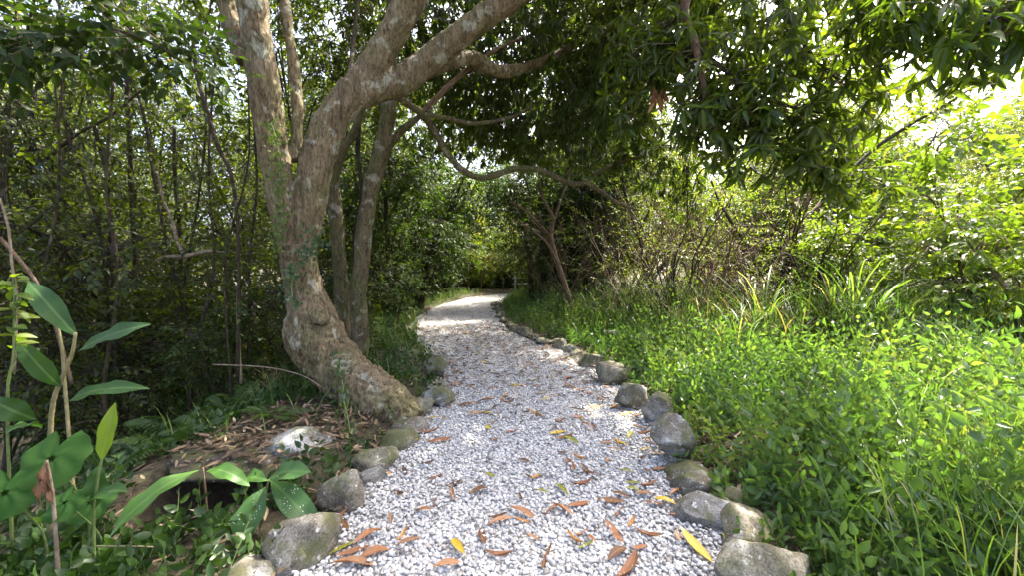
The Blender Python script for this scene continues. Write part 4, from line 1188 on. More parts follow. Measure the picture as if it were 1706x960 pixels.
stem_shrub("forked_shrub", "tan forked shrub with splayed stems behind the grass clumps",
           [[(1270, 500, 7.6, 20), (1285, 463, 7.6, 17), (1308, 420, 7.6, 14), (1326, 382, 7.6, 12), (1358, 350, 7.5, 10), (1385, 315, 7.5, 8), (1404, 285, 7.5, 6)],
            [(1300, 435, 7.6, 9), (1335, 380, 7.7, 8), (1345, 330, 7.7, 6), (1350, 280, 7.7, 5)], [(1326, 382, 7.6, 7), (1322, 340, 7.6, 5), (1338, 290, 7.6, 4)]], 'bark_tan', 9, 'sunny')
stem_shrub("forked_shrub", "crooked dark stem leaning toward the path behind the grass clumps",
           [[(1266, 480, 7.4, 9), (1262, 450, 7.4, 8), (1250, 415, 7.4, 7), (1222, 375, 7.3, 6), (1197, 333, 7.3, 5), (1185, 300, 7.3, 3)]], 'bark_dark', 6)
stem_shrub("forked_shrub", "upright dark-stemmed shrub between the twiggy shrubs", [[(1075, 470, 8.8, 8), (1070, 410, 8.8, 7), (1055, 365, 8.8, 6), (1040, 315, 8.8, 5), (1036, 270, 8.8, 3)],
           [(1063, 390, 8.8, 5), (1085, 340, 8.8, 4), (1095, 290, 8.8, 3)]], 'bark_dark', 8)
# a long thin bough leaning out of the sunlit bushes
mb = MB()
s = smooth_path(px_tube([(1410, 290, 6.4, 6), (1460, 245, 6.3, 8), (1520, 205, 6.2, 8), (1590, 165, 6.1, 6), (1640, 130, 6.0, 4)]), 24)
lb_ = thing("leaning_sapling", "thin bare bough slanting up from the bright shrubs towards the sky", "sapling", (s[0, 0], s[0, 1], H(s[0, 0], s[0, 1])))
ob = np.array(lb_.location)
s0 = smooth_path([(s[0, 0] - .35, s[0, 1], ob[2] - .2, .04), (s[0, 0] - .3, s[0, 1], ob[2] + 1.4, .035), tuple(s[0])], 10)
tube(mb, np.vstack([s0[:-1, :3], s[:, :3]]), np.concatenate([s0[:-1, 3], s[:, 3]]), 7, rough=.08)
mb.build("stem", 'bark_dark', lb_, ob)
mb = MB()
i = RG.integers(8, 24, 60)
d = rnd_dirs(60) + np.array([[0, 0, .3]])
sprays(mb, s[i, :3], d, .4, 7, .09, .04, .6)
tag(mb.build("crown", ['sunny', 'twig'], lb_, ob), None, None, None, "stuff")

# the pale fence at the far end
fx0, fy = P(858, 470, 20.9)[0], 20.9
fen = thing("rail_fence", "pale rail fence at the far end of the path", "fence", (fx0, fy, 0))
for k in range(4):
    mb = MB(); tube(mb, [(k * .95, 0, -.1), (k * .95 + .01, 0, .55), (k * .95, 0, 1.15)], .045, 8); mb.build("post", 'rail', fen)
for z in (.42, .74, 1.04):
    mb = MB(); tube(mb, smooth_path([(-.15, -.05, z), (1.4, -.055, z + .02), (3.0, -.05, z - .01)], 8), .035, 8, rough=.05); mb.build("rail", 'rail', fen)

# lianas and dead wood in the thicket
def liana(rows, mat, label, name="liana", cat="vine", sides=7, n=34):
    a = smooth_path(px_tube(rows), n)
    mb = MB(); base = a[0, :3]
    tube(mb, a[:, :3] , a[:, 3], sides, rough=.1, seed=len(label))
    o = mb.build(name, mat, None, base)
    o.location = base
    return tag(o, label, cat)
liana([(28, 292, 4.6, 8), (80, 262, 4.6, 7), (130, 222, 4.5, 7), (180, 195, 4.5, 6), (235, 150, 4.5, 4)], 'bark_dark', "dark bare branch slanting across the upper thicket", "bare_branch", "branch")
liana([(262, 285, 4.7, 4), (272, 330, 4.7, 5), (288, 370, 4.7, 6), (294, 398, 4.7, 7), (306, 425, 4.7, 7)], 'deadwood', "pale dead stick leaning onto the horizontal fallen branch", "dead_stick", "stick")
liana([(255, 436, 4.75, 3), (275, 428, 4.72, 7), (310, 426, 4.7, 9), (345, 419, 4.68, 8), (378, 420, 4.66, 3)], 'deadwood', "pale horizontal dead branch lodged in the thicket", "fallen_branch", "branch")
liana([(320, 60, 4.3, 6), (330, 130, 4.3, 8), (346, 190, 4.3, 9), (362, 240, 4.3, 9), (385, 290, 4.3, 7), (395, 360, 4.3, 6), (398, 470, 4.3, 6), (396, 640, 4.3, 7)], 'bark_dark', "dark liana hanging just left of the forked trunk")
liana([(215, 40, 5.2, 8), (212, 130, 5.2, 9), (216, 240, 5.2, 9), (220, 340, 5.2, 9), (226, 440, 5.2, 10), (228, 620, 5.2, 11)], 'bark_dark', "straight dark liana hanging in the middle of the thicket")
liana([(140, 120, 5.0, 6), (155, 200, 5.0, 7), (170, 260, 5.0, 7), (182, 330, 5.0, 6), (186, 560, 5.0, 7)], 'bark_dark', "thin dark liana crossing below the slanting bare branch")
liana([(290, 210, 5.6, 6), (292, 300, 5.6, 7), (300, 400, 5.6, 7), (302, 600, 5.6, 8)], 'bark_dark', "thin vertical stem behind the pale dead stick")
liana([(0, 330, 3.0, 5), (14, 380, 3.0, 6), (20, 440, 3.0, 6), (28, 500, 3.0, 6), (24, 620, 3.0, 6)], 'deadwood', "pale bare vine hanging at the frame edge", sides=6)
liana([(0, 395, 3.3, 9), (30, 430, 3.3, 9), (60, 470, 3.3, 8), (85, 520, 3.3, 8), (120, 640, 3.3, 8)], 'bark_tan', "brown vine slanting down at the frame edge")
liana([(395, 395, 4.5, 4), (398, 450, 4.5, 5), (396, 520, 4.5, 5), (402, 640, 4.5, 5)], 'deadwood', "pale twisted vine beside the mango trunk")
# overhanging bough of dark broad leaves, top corner
ovb = thing("overhanging_bough", "dark leafy bough hanging into the top corner above the thicket", "bough", P(-60, 40, 2.9))
oo = np.array(ovb.location)
rowsb = [(-160, -40, 2.9, 12), (-60, 20, 2.9, 11), (60, 60, 3.0, 9), (160, 45, 3.1, 8), (250, 70, 3.2, 6), (330, 120, 3.3, 4)]
branch(rowsb, ovb, oo, 'bark_dark', 30, 8)
s = smooth_path(px_tube(rowsb), 30)
mb = MB()
n = 150
i = RG.integers(4, 30, n)
d = RG.normal(size=(n, 3)) * np.array([[.9, .5, .6]]) + np.array([[0, 0, -.1]])
sprays(mb, s[i, :3] + d * .12, d, .3, 7, .095, .05, .35, TOV, .35)
tag(mb.build("crown", ['bush', 'twig'], ovb, oo), None, None, None, "stuff")

# ------------------------------------------------------------------ ground cover
def scatter(n, xlo, xhi, ylo, yhi, dens):
    x = RG.uniform(xlo, xhi, n * 4); y = RG.uniform(ylo, yhi, n * 4)
    k = dens(x, y) > RG.uniform(0, 1, n * 4)
    return x[k][:n], y[k][:n]
def herb_density(x, y):
    dr = x - xr(y) + .05 - .14 * sst(y, 4.5, 6.5)
    r = np.hypot(x, y)
    return (dr > .16) * np.clip((dr - .1) / .35, .18, 1) * np.clip(3.0 / r, 0.16, 1) * np.where(y > 9, np.clip(1.4 - dr * .25, .2, 1), 1) * (1 - .75 * np.exp(-(((x - 1.62) / .3) ** 2 + ((y - 2.75) / .38) ** 2)))
x, y = scatter(19500, -.7, 9.5, .9, 19, herb_density)
n = len(x); dr = x - xr(y)
hgt = (.14 + .32 * sst(dr, .1, 1.3)) * RG.uniform(.45, 1.45, n) * (1 + .7 * wob(x * 1.2, y * 1.2)) * (1 + .3 * wob(x * 3.1 + 4, y * 3.1))
pos = np.stack([x, y, height(x, y) - .01], 1)
mb = MB()
tw = wob(x * 1.4 + 3, y * 1.4) * .35
for kk, (T, a, b, hl, hw, dv) in enumerate([(TOV, 0, .30, .060, .035, 0), (T6, .30, .66, .076, .025, -.1), (TOV, .66, .9, .042, .025, .15), (T6, .9, .96, .10, .03, -.2), (TOV, .96, 1, .075, .048, -.1)]):
    q = slice(int(n * a), int(n * b))
    sprays(mb, pos[q], np.stack([RG.normal(0, .28, n), RG.normal(0, .28, n), np.ones(n)], 1)[q], hgt[q] * (1.35 if kk == 3 else 1), 8, hl, hw, np.clip(.48 + dv + tw[q] * 2.0, 0, 1), T, .12, twr=.0022, flat=.25)
tag(mb.build("undergrowth", ['herb', 'stem_green']), "dense bright green leafy herbs carpeting the bank beside the path", "undergrowth", None, "stuff")
# grass among the herbs
def grass_density(x, y):
    dr = x - xr(y)
    return (dr > .25) * np.clip(.08 + .8 * sst(x / np.maximum(y, .5), .95, 1.3) + .3 * sst(y, 5, 9), 0, 1) * np.clip(3.0 / np.hypot(x, y), .2, 1)
x, y = scatter(7500, 1.0, 10, 1.0, 14, grass_density)
n = len(x)
lean = np.stack([RG.normal(0, 1, n), RG.normal(0, 1, n), np.zeros(n)], 1)
mb = MB()
hh = RG.uniform(.28, .62, n)
blades(mb, np.stack([x, y, height(x, y)], 1), lean, hh, hh * RG.uniform(.2, .8, n), RG.uniform(.005, .011, n), np.clip(RG.uniform(0, 1.02, n), 0, 1))
tag(mb.build("grass", 'grass'), "long thin grass blades growing through the herbs", "grass", None, "stuff")
x, y = scatter(3400, .6, 6.6, 4.2, 11, lambda x, y: (x - xr(y) > .9) * np.clip(np.exp(-((y - 6.3 - .45 * (3.5 - x)) / 1.25) ** 2) * (.42 + 1.0 * wob(x * 1.3, y * 1.3)), 0, 1))
n = len(x)
mb = MB(); hh = RG.uniform(.4, 1.2, n)
blades(mb, np.stack([x, y, height(x, y)], 1), np.stack([RG.normal(0, 1, n), RG.normal(-.2, 1, n), np.zeros(n)], 1), hh, hh * RG.uniform(.3, 1.0, n), RG.uniform(.006, .015, n), np.clip(RG.uniform(0, 1.1, n), 0, 1), 6, 0, 1.5)
tag(mb.build("reed_grass", 'grass_dark'), "tall shade-toned arching grass at the foot of the twiggy shrubs", "grass", None, "stuff")
# shade plants and grass on the outer bank and under the trees
def left_density(x, y):
    dl = xl(y) - x
    litter = np.exp(-(((x + 1.75) / .75) ** 2 + ((y - 3.35) / .55) ** 2))
    pit = np.exp(-(((x + 2.0) / .55) ** 2 + ((y - 2.45) / .5) ** 2))
    trunk = np.exp(-(((x - TB[0]) / .5) ** 2 + ((y - TB[1]) / .4) ** 2))
    return (dl > .15) * np.clip(.75 - 1.1 * litter - 1.2 * pit - .8 * trunk, 0.02, 1) * np.clip(3.0 / np.hypot(x, y), .16, 1)
x, y = scatter(5200, -8, -.5, 1.0, 18, left_density)
n = len(x); dl = xl(y) - x
hgt = RG.uniform(.10, .30, n) * (1 + .5 * sst(y, 5, 10))
mb = MB()
sprays(mb, np.stack([x, y, height(x, y) - .01], 1), np.stack([RG.normal(0, .35, n), RG.normal(0, .35, n), np.ones(n)], 1), hgt, 7, .058, .032, .5, TOV, .12, twr=.0022, flat=.25)
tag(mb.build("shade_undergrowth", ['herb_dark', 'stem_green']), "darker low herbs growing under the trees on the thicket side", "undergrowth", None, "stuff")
x, y = scatter(2600, -5, -.6, 3.0, 18, lambda x, y: (xl(y) - x > .1) * np.clip(.15 + .9 * np.exp(-((xl(y) - x - .5) / .5) ** 2) * sst(y, 4.5, 7), 0, 1))
n = len(x)
hh = RG.uniform(.15, .42, n)
mb = MB()
blades(mb, np.stack([x, y, height(x, y)], 1), np.stack([RG.normal(0, 1, n), RG.normal(0, 1, n), np.zeros(n)], 1), hh, hh * RG.uniform(.2, .8, n), RG.uniform(.006, .014, n), RG.uniform(0, .95, n))
tag(mb.build("verge_grass", 'grass'), "grass verge along the outer side of the path bend", "grass", None, "stuff")
# leaf litter in bulk
def litter_density(x, y):
    dl, dr = xl(y) - x, x - xr(y)
    a = np.exp(-(((x + 1.8) / .8) ** 2 + ((y - 3.3) / .6) ** 2)) + .6 * np.exp(-((dl - .15) / .15) ** 2) * (y < 6) + .10 * (dl > 0)
    b = .9 * np.exp(-(((x - 1.6) / .28) ** 2 + ((y - 2.7) / .5) ** 2)) + .5 * np.exp(-((dr - .2) / .12) ** 2) + .08 * (dr > 0)
    a = a * (1 - np.exp(-(((x + 2.02) / .5) ** 2 + ((y - 2.5) / .34) ** 2) ** 2))
    return np.where(dl > .03, a, np.where(dr > .03, b, .22 * sst(y, 3.0, 5.5)))
x, y = scatter(9600, -5, 4, 1.2, 9, litter_density)
n = len(x)
mb = MB()
TL = [tmpl([(0, 0), (.2, .38), (.5, .5), (.8, .3), (1, 0)], dz, fo) for dz, fo in ((-.15, .10), (.12, .06), (-.25, .14), (.05, -.07))]
for k in range(4):
    q = slice(k * n // 4, (k + 1) * n // 4); m_ = len(x[q])
    th = RG.uniform(0, 6.28, m_)
    leaves(mb, TL[k], np.stack([x[q], y[q], np.where((x[q] > xl(y[q]) - .1) & (x[q] < xr(y[q]) + .1), .014, height(x[q], y[q])) + RG.uniform(.012, .040, m_)], 1), np.stack([np.cos(th), np.sin(th), RG.normal(0, .22, m_)], 1),
           np.stack([RG.normal(0, .35, m_), RG.normal(0, .35, m_), np.ones(m_)], 1), RG.uniform(.06, .14, m_), RG.uniform(.014, .028, m_), RG.uniform(0, 1, m_))
m_ = 240
th = RG.uniform(0, 6.28, m_); rr = np.sqrt(RG.uniform(0, 1, m_)); t2 = RG.uniform(0, 6.28, m_)
leaves(mb, TL[1], np.stack([-2.02 + .56 * rr * np.cos(th), 2.86 + .27 * rr * np.sin(th), .105 - .05 * rr ** 3 + RG.uniform(-.01, .025, m_)], 1), np.stack([np.cos(t2), np.sin(t2), RG.normal(0, .15, m_)], 1),
       np.stack([RG.normal(0, .3, m_), RG.normal(0, .3, m_), np.ones(m_)], 1), RG.uniform(.06, .14, m_), RG.uniform(.014, .028, m_), RG.uniform(0, 1, m_))
tag(mb.build("leaf_litter", 'litter'), "drift of dead brown leaves on the soil beside the path", "leaf litter", None, "stuff")

# ------------------------------------------------------------------ ferns and grass clumps
def frond_mesh(seed, L=.55, mat='fern'):
    rg = np.random.default_rng(seed)
    mb = MB()
    k = 17
    t = np.linspace(0, 1, k)
    c = np.stack([np.zeros(k), L * (t * .95), L * (.62 * t - .55 * t ** 2.2)], 1)
    tube(mb, c, .0035 * (1 - .8 * t), 4, lv=(.3, .5, 0))
    tan = unit(np.gradient(c, axis=0))
    for s in (-1, 1):
        i = np.arange(2, k)
        pl = L * .24 * np.sin(np.clip((i - 1) / (k - 1), 0, 1) * math.pi * .93 + .12) + .01
        d = tan[i] * .35 + np.array([[s, 0, 0]]) + np.array([[0, 0, -.12]])
        leaves(mb, T6, c[i], d, np.tile([[0, -.2, 1.0]], (len(i), 1)), pl, .034, np.clip(.5 + rg.normal(0, .15, len(i)), 0, 1))
    return mb.mesh("frond", mat)
FR = [frond_mesh(k) for k in range(3)]
def fern(px, py, label, n=8, s=1.0, z=None, Y=None):
    g = G(px, py, .1)
    if Y: g = P(px, py, Y)
    t = thing("fern", label, "fern", (g[0], g[1], H(g[0], g[1])), RG.uniform(0, 6), "ferns")
    for k in range(n):
        o = obj("frond", FR[k % 3], t)
        o.rotation_euler = (RG.uniform(-.05, .5), RG.uniform(-.2, .2), k * 6.283 / n + RG.uniform(-.3, .3))
        sc = s * RG.uniform(.75, 1.15)
        o.scale = (sc, sc, sc)
    return t
for a in [(385, 655, "fern fanning out left of the mango trunk in shade"), (330, 690, "fern at the far edge of the dead leaf drift", 7, .8), (285, 715, "low fern nearest the big round leaf", 7, .75), (432, 640, "fern right beside the bulging trunk elbow", 7, .9),
          (350, 640, "dark fern behind the other shade ferns", 8, 1.1), (1120, 592, "fern in front of the twiggy shrubs beside the herbs", 9, 1.35), (1250, 628, "light fern rising from the herbs below the grass clump", 7, 1.15),
          (1185, 585, "fern between the twiggy shrubs and the grass clump", 8, 1.3), (1062, 578, "fern closest to the path bend on the herb bank", 8, 1.1), (455, 700, "small fern by the pale-topped boulder", 6, .5), (1010, 540, "fern under the forked shrub beside the bend", 8, 1.0), (1330, 615, "fern at the foot of the broad grass clump", 8, 1.3), (1150, 606, "pale fern leaning over the herbs before the dry tuft", 7, .9), (405, 625, "tall fern touching the hanging pale vine", 8, 1.2), (300, 660, "wide fern at the thicket foot behind the leaf drift", 8, 1.1)]:
    fern(*a)
def clump(seed, n, h, w, mat, dry=.0):
    rg = np.random.default_rng(seed)
    mb = MB()
    a = rg.uniform(0, 6.28, n); hh = h * rg.uniform(.5, 1.1, n)
    base = np.stack([rg.normal(0, .07, n), rg.normal(0, .07, n), np.full(n, -.02)], 1)
    blades(mb, base, np.stack([np.cos(a), np.sin(a), np.zeros(n)], 1), hh * rg.uniform(.65, 1, n), hh * rg.uniform(.15, .95, n), w * rg.uniform(.6, 1.2, n), np.clip(rg.uniform(0, 1.05, n), 0, 1), 7, 0, 1.6)
    return mb.mesh("grass_clump", mat)
CL = [clump(1, 75, 1.05, .022, 'grass'), clump(2, 65, .85, .02, 'grass_dark'), clump(3, 80, .95, .018, 'grass'), clump(4, 60, .8, .012, 'dry_grass')]
for i, (px, Y, k, s, lb) in enumerate([(1272, 5.6, 0, 1.0, "tall arching grass clump in front of the splayed tan shrub"), (1425, 5.2, 0, 1.15, "tallest light green grass clump beside the bright shrub"), (1205, 6.2, 1, 1.0, "dark grass clump behind the light fern"),
        (1340, 6.2, 2, 1.1, "broad grass clump between the two tallest ones"), (1105, 7.4, 1, 1.3, "dark drooping grass mound below the twiggy shrubs"), (1500, 5.4, 2, 1.0, "grass clump under the bright broad-leaved shrub"), (1040, 8.0, 1, 1.0, "dark grass tuft nearest the path bend"),
        (1620, 3.9, 2, .8, "bright grass clump near the frame edge among the herbs"), (1560, 3.1, 2, .65, "grass tuft beside the yellow stalks"), (1175, 7.0, 3, 1.0, "dry straw-coloured grass tuft in the dark grass"), (1240, 5.9, 3, .9, "dry straw tuft at the foot of the tall arching grass"),
        (1180, 5.4, 1, .9, "dark arching grass clump nearest the path herbs"), (1320, 5.0, 1, .95, "dark grass clump before the broad grass clump"), (1390, 5.6, 0, 1.0, "light arching grass clump left of the tallest one"), (1130, 6.2, 3, .9, "dry straw tuft between the ferns"), (1470, 4.6, 1, .8, "dark grass clump at the sunlit herb edge"), (1235, 4.9, 2, .75, "low green grass clump standing out of the herbs"),
        (455, 4.6, 3, .6, "dry straw grass tuft leaning against the trunk elbow"), (640, 6.4, 2, .55, "grass tuft beside the slender mossy trunk"), (690, 8.6, 2, .6, "grass tuft on the outer path edge before the bend"), (1000, 9.0, 1, .9, "dark grass tuft under the forked shrub")]):
    x = (px - 853) / FPX * Y
    o = obj("grass_clump", CL[k])
    s *= 1.25 if px > 1000 and Y > 4.5 else 1.0
    o.location = (x, Y, H(x, Y)); o.scale = (s, s, s); o.rotation_euler = (0, 0, i * 1.3)
    tag(o, lb, "grass clump", "grass clumps")

# ------------------------------------------------------------------ broad-leaved plants in the near corner
def hero_leaf(t, org, p0, p1, w, mat, bow=.06, face=(0, -.5, 1), rnd=.5, fold=.18, name="leaf", wave=.012, lab=None):
    p0, p1 = np.asarray(p0, float), np.asarray(p1, float)
    L = np.linalg.norm(p1 - p0)
    y = unit(p1 - p0); x = unit(np.cross(y, np.asarray(face, float))); z = np.cross(x, y)
    ts = np.array([0, .03, .08, .15, .24, .34, .45, .56, .67, .77, .86, .93, .975, 1.0])
    prof = np.array([.02, .10, .24, .43, .66, .85, .98, 1.0, .92, .76, .54, .32, .14, .01])
    V, A = [], []
    ph = RG.uniform(0, 6)
    for t_, pr in zip(ts, prof):
        c = p0 + y * L * t_ + z * bow * 4 * t_ * (1 - t_) - np.array([0, 0, 1]) * .06 * L * t_ ** 2
        for u in (-1, -.5, 0, .5, 1):
            hw = w / 2 * pr * u
            V.append(c + x * hw + z * (abs(u) ** 1.4 * fold * w * .5 * pr + wave * math.sin(t_ * 15 + ph + u) * abs(u) * pr))
            A.append((rnd, u * .5 * pr, t_))
    F = []
    for i in range(len(ts) - 1):
        for j in range(4):
            q = i * 5 + j
            F += [(q, q + 1, q + 6), (q, q + 6, q + 5)]
    mb = MB(); mb.add(V, F, A)
    o = mb.build(name, mat, t, org)
    if lab: o["label"] = lab
    return o
def stem(t, org, pts, r, mat, name="stem", n=20):
    a = smooth_path([(*p, r * (1 - .4 * i / (len(pts) - 1))) for i, p in enumerate(pts)], n)
    mb = MB(); tube(mb, a[:, :3], a[:, 3], 8); return mb.build(name, mat, t, org)
def zg(p): return np.array([p[0], p[1], H(p[0], p[1]) - .03])
# ginger with four long dark leaves
g0 = zg(P(72, 800, 2.1))
gp = thing("ginger_plant", "ginger plant with long dark leaves at the thicket edge", "plant", g0)
stem(gp, g0, [g0, P(85, 700, 2.1), P(104, 630, 2.1), P(120, 590, 2.1), P(126, 555, 2.1)], .012, 'stem_tan')
stem(gp, g0, [g0 + (.05, .1, 0), P(108, 640, 2.3), P(103, 580, 2.3), P(92, 522, 2.3)], .010, 'stem_tan')
hero_leaf(gp, g0, P(128, 588, 2.1), P(252, 530, 2.0), .105, 'ginger', .02, (0.1, -.75, .7), .4)
hero_leaf(gp, g0, P(104, 678, 2.08), P(249, 636, 1.95), .095, 'ginger', .05, (0, -.55, .8), .5)
hero_leaf(gp, g0, P(46, 468, 2.3), P(128, 552, 2.15), .115, 'ginger', .04, (.3, -.8, .6), .25)
hero_leaf(gp, g0, P(26, 562, 2.0), P(101, 640, 2.1), .095, 'ginger', .04, (.3, -.8, .6), .2)
hero_leaf(gp, g0, P(60, 700, 2.0), P(-20, 660, 1.9), .11, 'ginger', .04, (-.1, -.7, .7), .3)
hero_leaf(gp, g0, P(70, 715, 2.05), P(10, 720, 1.9), .10, 'ginger', .03, (0, -.5, .8), .5)
# serrate-leaved weed at the frame edge
g0 = zg(P(8, 800, 1.95))
wp = thing("upright_weed", "light green leafy weed at the frame edge before the ginger", "weed", g0)
wst = [g0, P(12, 680, 1.95), P(22, 600, 1.95), P(24, 540, 1.95), P(24, 490, 1.95), P(22, 462, 1.95)]
stem(wp, g0, wst, .007, 'stem_green')
sp_ = smooth_path(wst, 20)
mb = MB()
n = 26
i = RG.integers(9, 20, n)
leaves(mb, TOV, sp_[i], np.stack([RG.normal(0, 1, n), RG.normal(-.3, .7, n), RG.normal(.05, .35, n)], 1), np.stack([RG.normal(0, .3, n), RG.uniform(-.8, 0, n), np.ones(n)], 1), RG.uniform(.06, .10, n), RG.uniform(.03, .05, n), RG.uniform(0, 1, n))
mb.build("leaves", 'bright', wp, g0)
# round leaves
def round_leaf(px, py, Y, rad, label, mat='taro', face=(.15, -.8, .6), rnd=.5):
    c = P(px, py, Y)
    b = zg(np.array([c[0] + .02, c[1] + .1, 0]))
    t = thing("round_leaf_plant", label, "plant", b, 0, "round-leaved plants")
    f = unit(np.asarray(face, float))
    x = unit(np.cross((0, 0, 1.0), f)); y = np.cross(f, x)
    V, A, F = [], [], []
    rings, seg = 6, 36
    for r_ in range(rings + 1):
        for s_ in range(seg):
            th = 2 * math.pi * s_ / seg
            notch = 1 - .55 * math.exp(-((th - math.pi / 2) / .20) ** 2)       # the notch where the stalk joins
            rr = rad * r_ / rings * (1 + .03 * math.sin(th * 11)) * (1 - (1 - notch) * (r_ / rings))
            zz = .16 * rr * rr / rad + .012 * math.sin(th * 6 + r_) * r_ / rings - (.03 * rad * abs(math.cos(th * 4.5)) * (r_ / rings))
            V.append(c + x * rr * math.cos(th) * .95 + y * rr * math.sin(th) + f * zz * -1)
            A.append((rnd, .12 + .5 * abs(math.sin(th * 4.5)) * (.25 + .75 * r_ / rings) if abs(math.sin(th * 4.5)) > .3 else .045, r_ / rings))
    for r_ in range(rings):
        for s_ in range(seg):
            k = (s_ + 1) % seg
            a, b_, c_, d_ = r_ * seg + s_, r_ * seg + k, (r_ + 1) * seg + k, (r_ + 1) * seg + s_
            F += [(a, b_, c_), (a, c_, d_)]
    mb = MB(); mb.add(V, F, A); mb.build("leaf", mat, t, b)
    stem(t, b, [b, b * .5 + c * .5 + (.02, .06, 0), c + f * -.01], .006, 'stem_green', "stalk", 12)
round_leaf(86, 765, 1.85, .15, "large round wavy-edged leaf standing behind the withered stalk")
round_leaf(8, 822, 1.75, .12, "dark round leaf cut off by the frame edge", face=(.35, -.7, .5), rnd=.0)
round_leaf(150, 838, 1.85, .10, "dim round leaf under the rolled young leaf", face=(.1, -.6, .8), rnd=.1)
round_leaf(108, 838, 1.7, .085, "smaller round leaf below the large round one", face=(.0, -.6, .8), rnd=.2)
# rolled young leaf
g0 = zg(P(152, 905, 1.75))
rp = thing("rolled_shoot", "upright yellow-green rolled young leaf in the near corner", "plant", g0)
stem(rp, g0, [g0, P(156, 860, 1.75), P(162, 810, 1.75), P(170, 765, 1.75)], .007, 'stem_green')
hero_leaf(rp, g0, P(169, 772, 1.75), P(192, 664, 1.75), .062, 'rolled', .008, (.5, -.8, .1), .6, .7)
hero_leaf(rp, g0, P(150, 835, 1.75), P(212, 812, 1.65), .085, 'ginger', .02, (0, -.4, .9), .4)
hero_leaf(rp, g0, P(158, 850, 1.75), P(166, 770, 1.78), .08, 'ginger', .01, (.4, -.8, .3), .6)
# withered stalk
g0 = zg(P(92, 900, 1.65))
ds = thing("withered_stalk", "withered brown leaf stalk bent over at its top", "dead stalk", g0)
stem(ds, g0, [g0, P(90, 850, 1.65), P(86, 810, 1.65), P(78, 768, 1.65)], .008, 'deadwood')
for a, b in (((78, 768), (62, 834)), ((78, 768), (92, 842)), ((80, 770), (76, 826)), ((76, 768), (69, 845)), ((79, 770), (84, 836))):
    hero_leaf(ds, g0, P(*a, 1.65), P(*b, 1.62), .02, 'fl_brown', .012, (.2, -1, .1), RG.uniform(.3, 1), .6, "withered_leaf", .01)
# broad-leaved seedlings
g0 = zg(P(348, 905, 2.0))
sd = thing("broadleaf_seedling", "seedling with one long bright leaf reaching left over the dark hollow", "seedling", g0)
stem(sd, g0, [g0, P(347, 880, 2.0), P(343, 830, 2.0), P(338, 780, 2.0)], .008, 'bark_tan')
hero_leaf(sd, g0, P(332, 784, 2.0), P(182, 888, 1.72), .115, 'ginger_bright', .05, (-.1, -.55, .8), .5)
hero_leaf(sd, g0, P(344, 786, 2.0), P(416, 806, 1.95), .085, 'ginger_bright', .05, (.2, -.4, .9), .2)
g0 = zg(P(428, 905, 2.1))
s2 = thing("broadleaf_seedling", "seedling with white-speckled broad leaves beside the large grey stone", "seedling", g0)
stem(s2, g0, [g0, P(432, 870, 2.1), P(440, 830, 2.1), P(448, 800, 2.1)], .008, 'stem_green')
hero_leaf(s2, g0, P(442, 812, 2.08), P(402, 912, 1.85), .17, 'speckled', .03, (-.1, -.75, .65), .5)
hero_leaf(s2, g0, P(450, 800, 2.1), P(538, 888, 1.9), .13, 'speckled', .03, (.35, -.6, .7), .3)
hero_leaf(s2, g0, P(448, 798, 2.1), P(518, 782, 2.0), .12, 'speckled', .03, (.1, -.5, .85), .6)
hero_leaf(s2, g0, P(446, 802, 2.12), P(400, 800, 2.2), .10, 'ginger_bright', .03, (0, -.4, .9), .2)
# thin cane lying across, tall yellow stalks among the herbs
a = smooth_path([(*P(160, 911, 1.75), .004), (*P(220, 911, 1.72), .004), (*P(296, 914, 1.7), .004)], 8)
mb = MB(); tube(mb, a[:, :3], a[:, 3], 6)
o = mb.build("cane", 'stem_tan', None, a[0, :3]); o.location = a[0, :3]
tag(o, "thin straight tan cane lying across the near corner", "cane")
a = smooth_path([(*P(355, 608, 4.0), .006), (*P(440, 612, 3.9), .006), (*P(500, 625, 3.75), .005), (*P(535, 645, 3.55), .004)], 14)
mb = MB(); tube(mb, a[:, :3], a[:, 3], 6)
o = mb.build("dead_cane", 'deadwood', None, a[0, :3]); o.location = a[0, :3]
tag(o, "long pale dead cane leaning against the leaning trunk", "cane")
g0 = zg(P(1578, 800, 2.35))
yp = thing("yellow_stalks", "yellowing grass stalks standing in the sunlit herbs", "plant", g0)
for (x1, y1, w) in ((1612, 684, .03), (1586, 705, .02), (1602, 735, .02), (1560, 740, .016), (1625, 760, .018)):
    hero_leaf(yp, g0, P(1576 + RG.uniform(-8, 8), 800, 2.35), P(x1, y1, 2.3), w, 'lemon', .01, (.3, -.8, .3), RG.uniform(0, 1), .4, "blade", .002)
g0 = zg(P(1660, 830, 2.2))
yp = thing("yellow_stalks", "second yellowing stalk nearer the frame edge than the first", "plant", g0)
for (x1, y1, w) in ((1655, 735, .02), (1700, 740, .02), (1672, 780, .018), (1640, 770, .016)):
    hero_leaf(yp, g0, P(1658 + RG.uniform(-8, 8), 830, 2.2), P(x1, y1, 2.15), w, 'lemon', .01, (.3, -.8, .3), RG.uniform(0, 1), .4, "blade", .002)
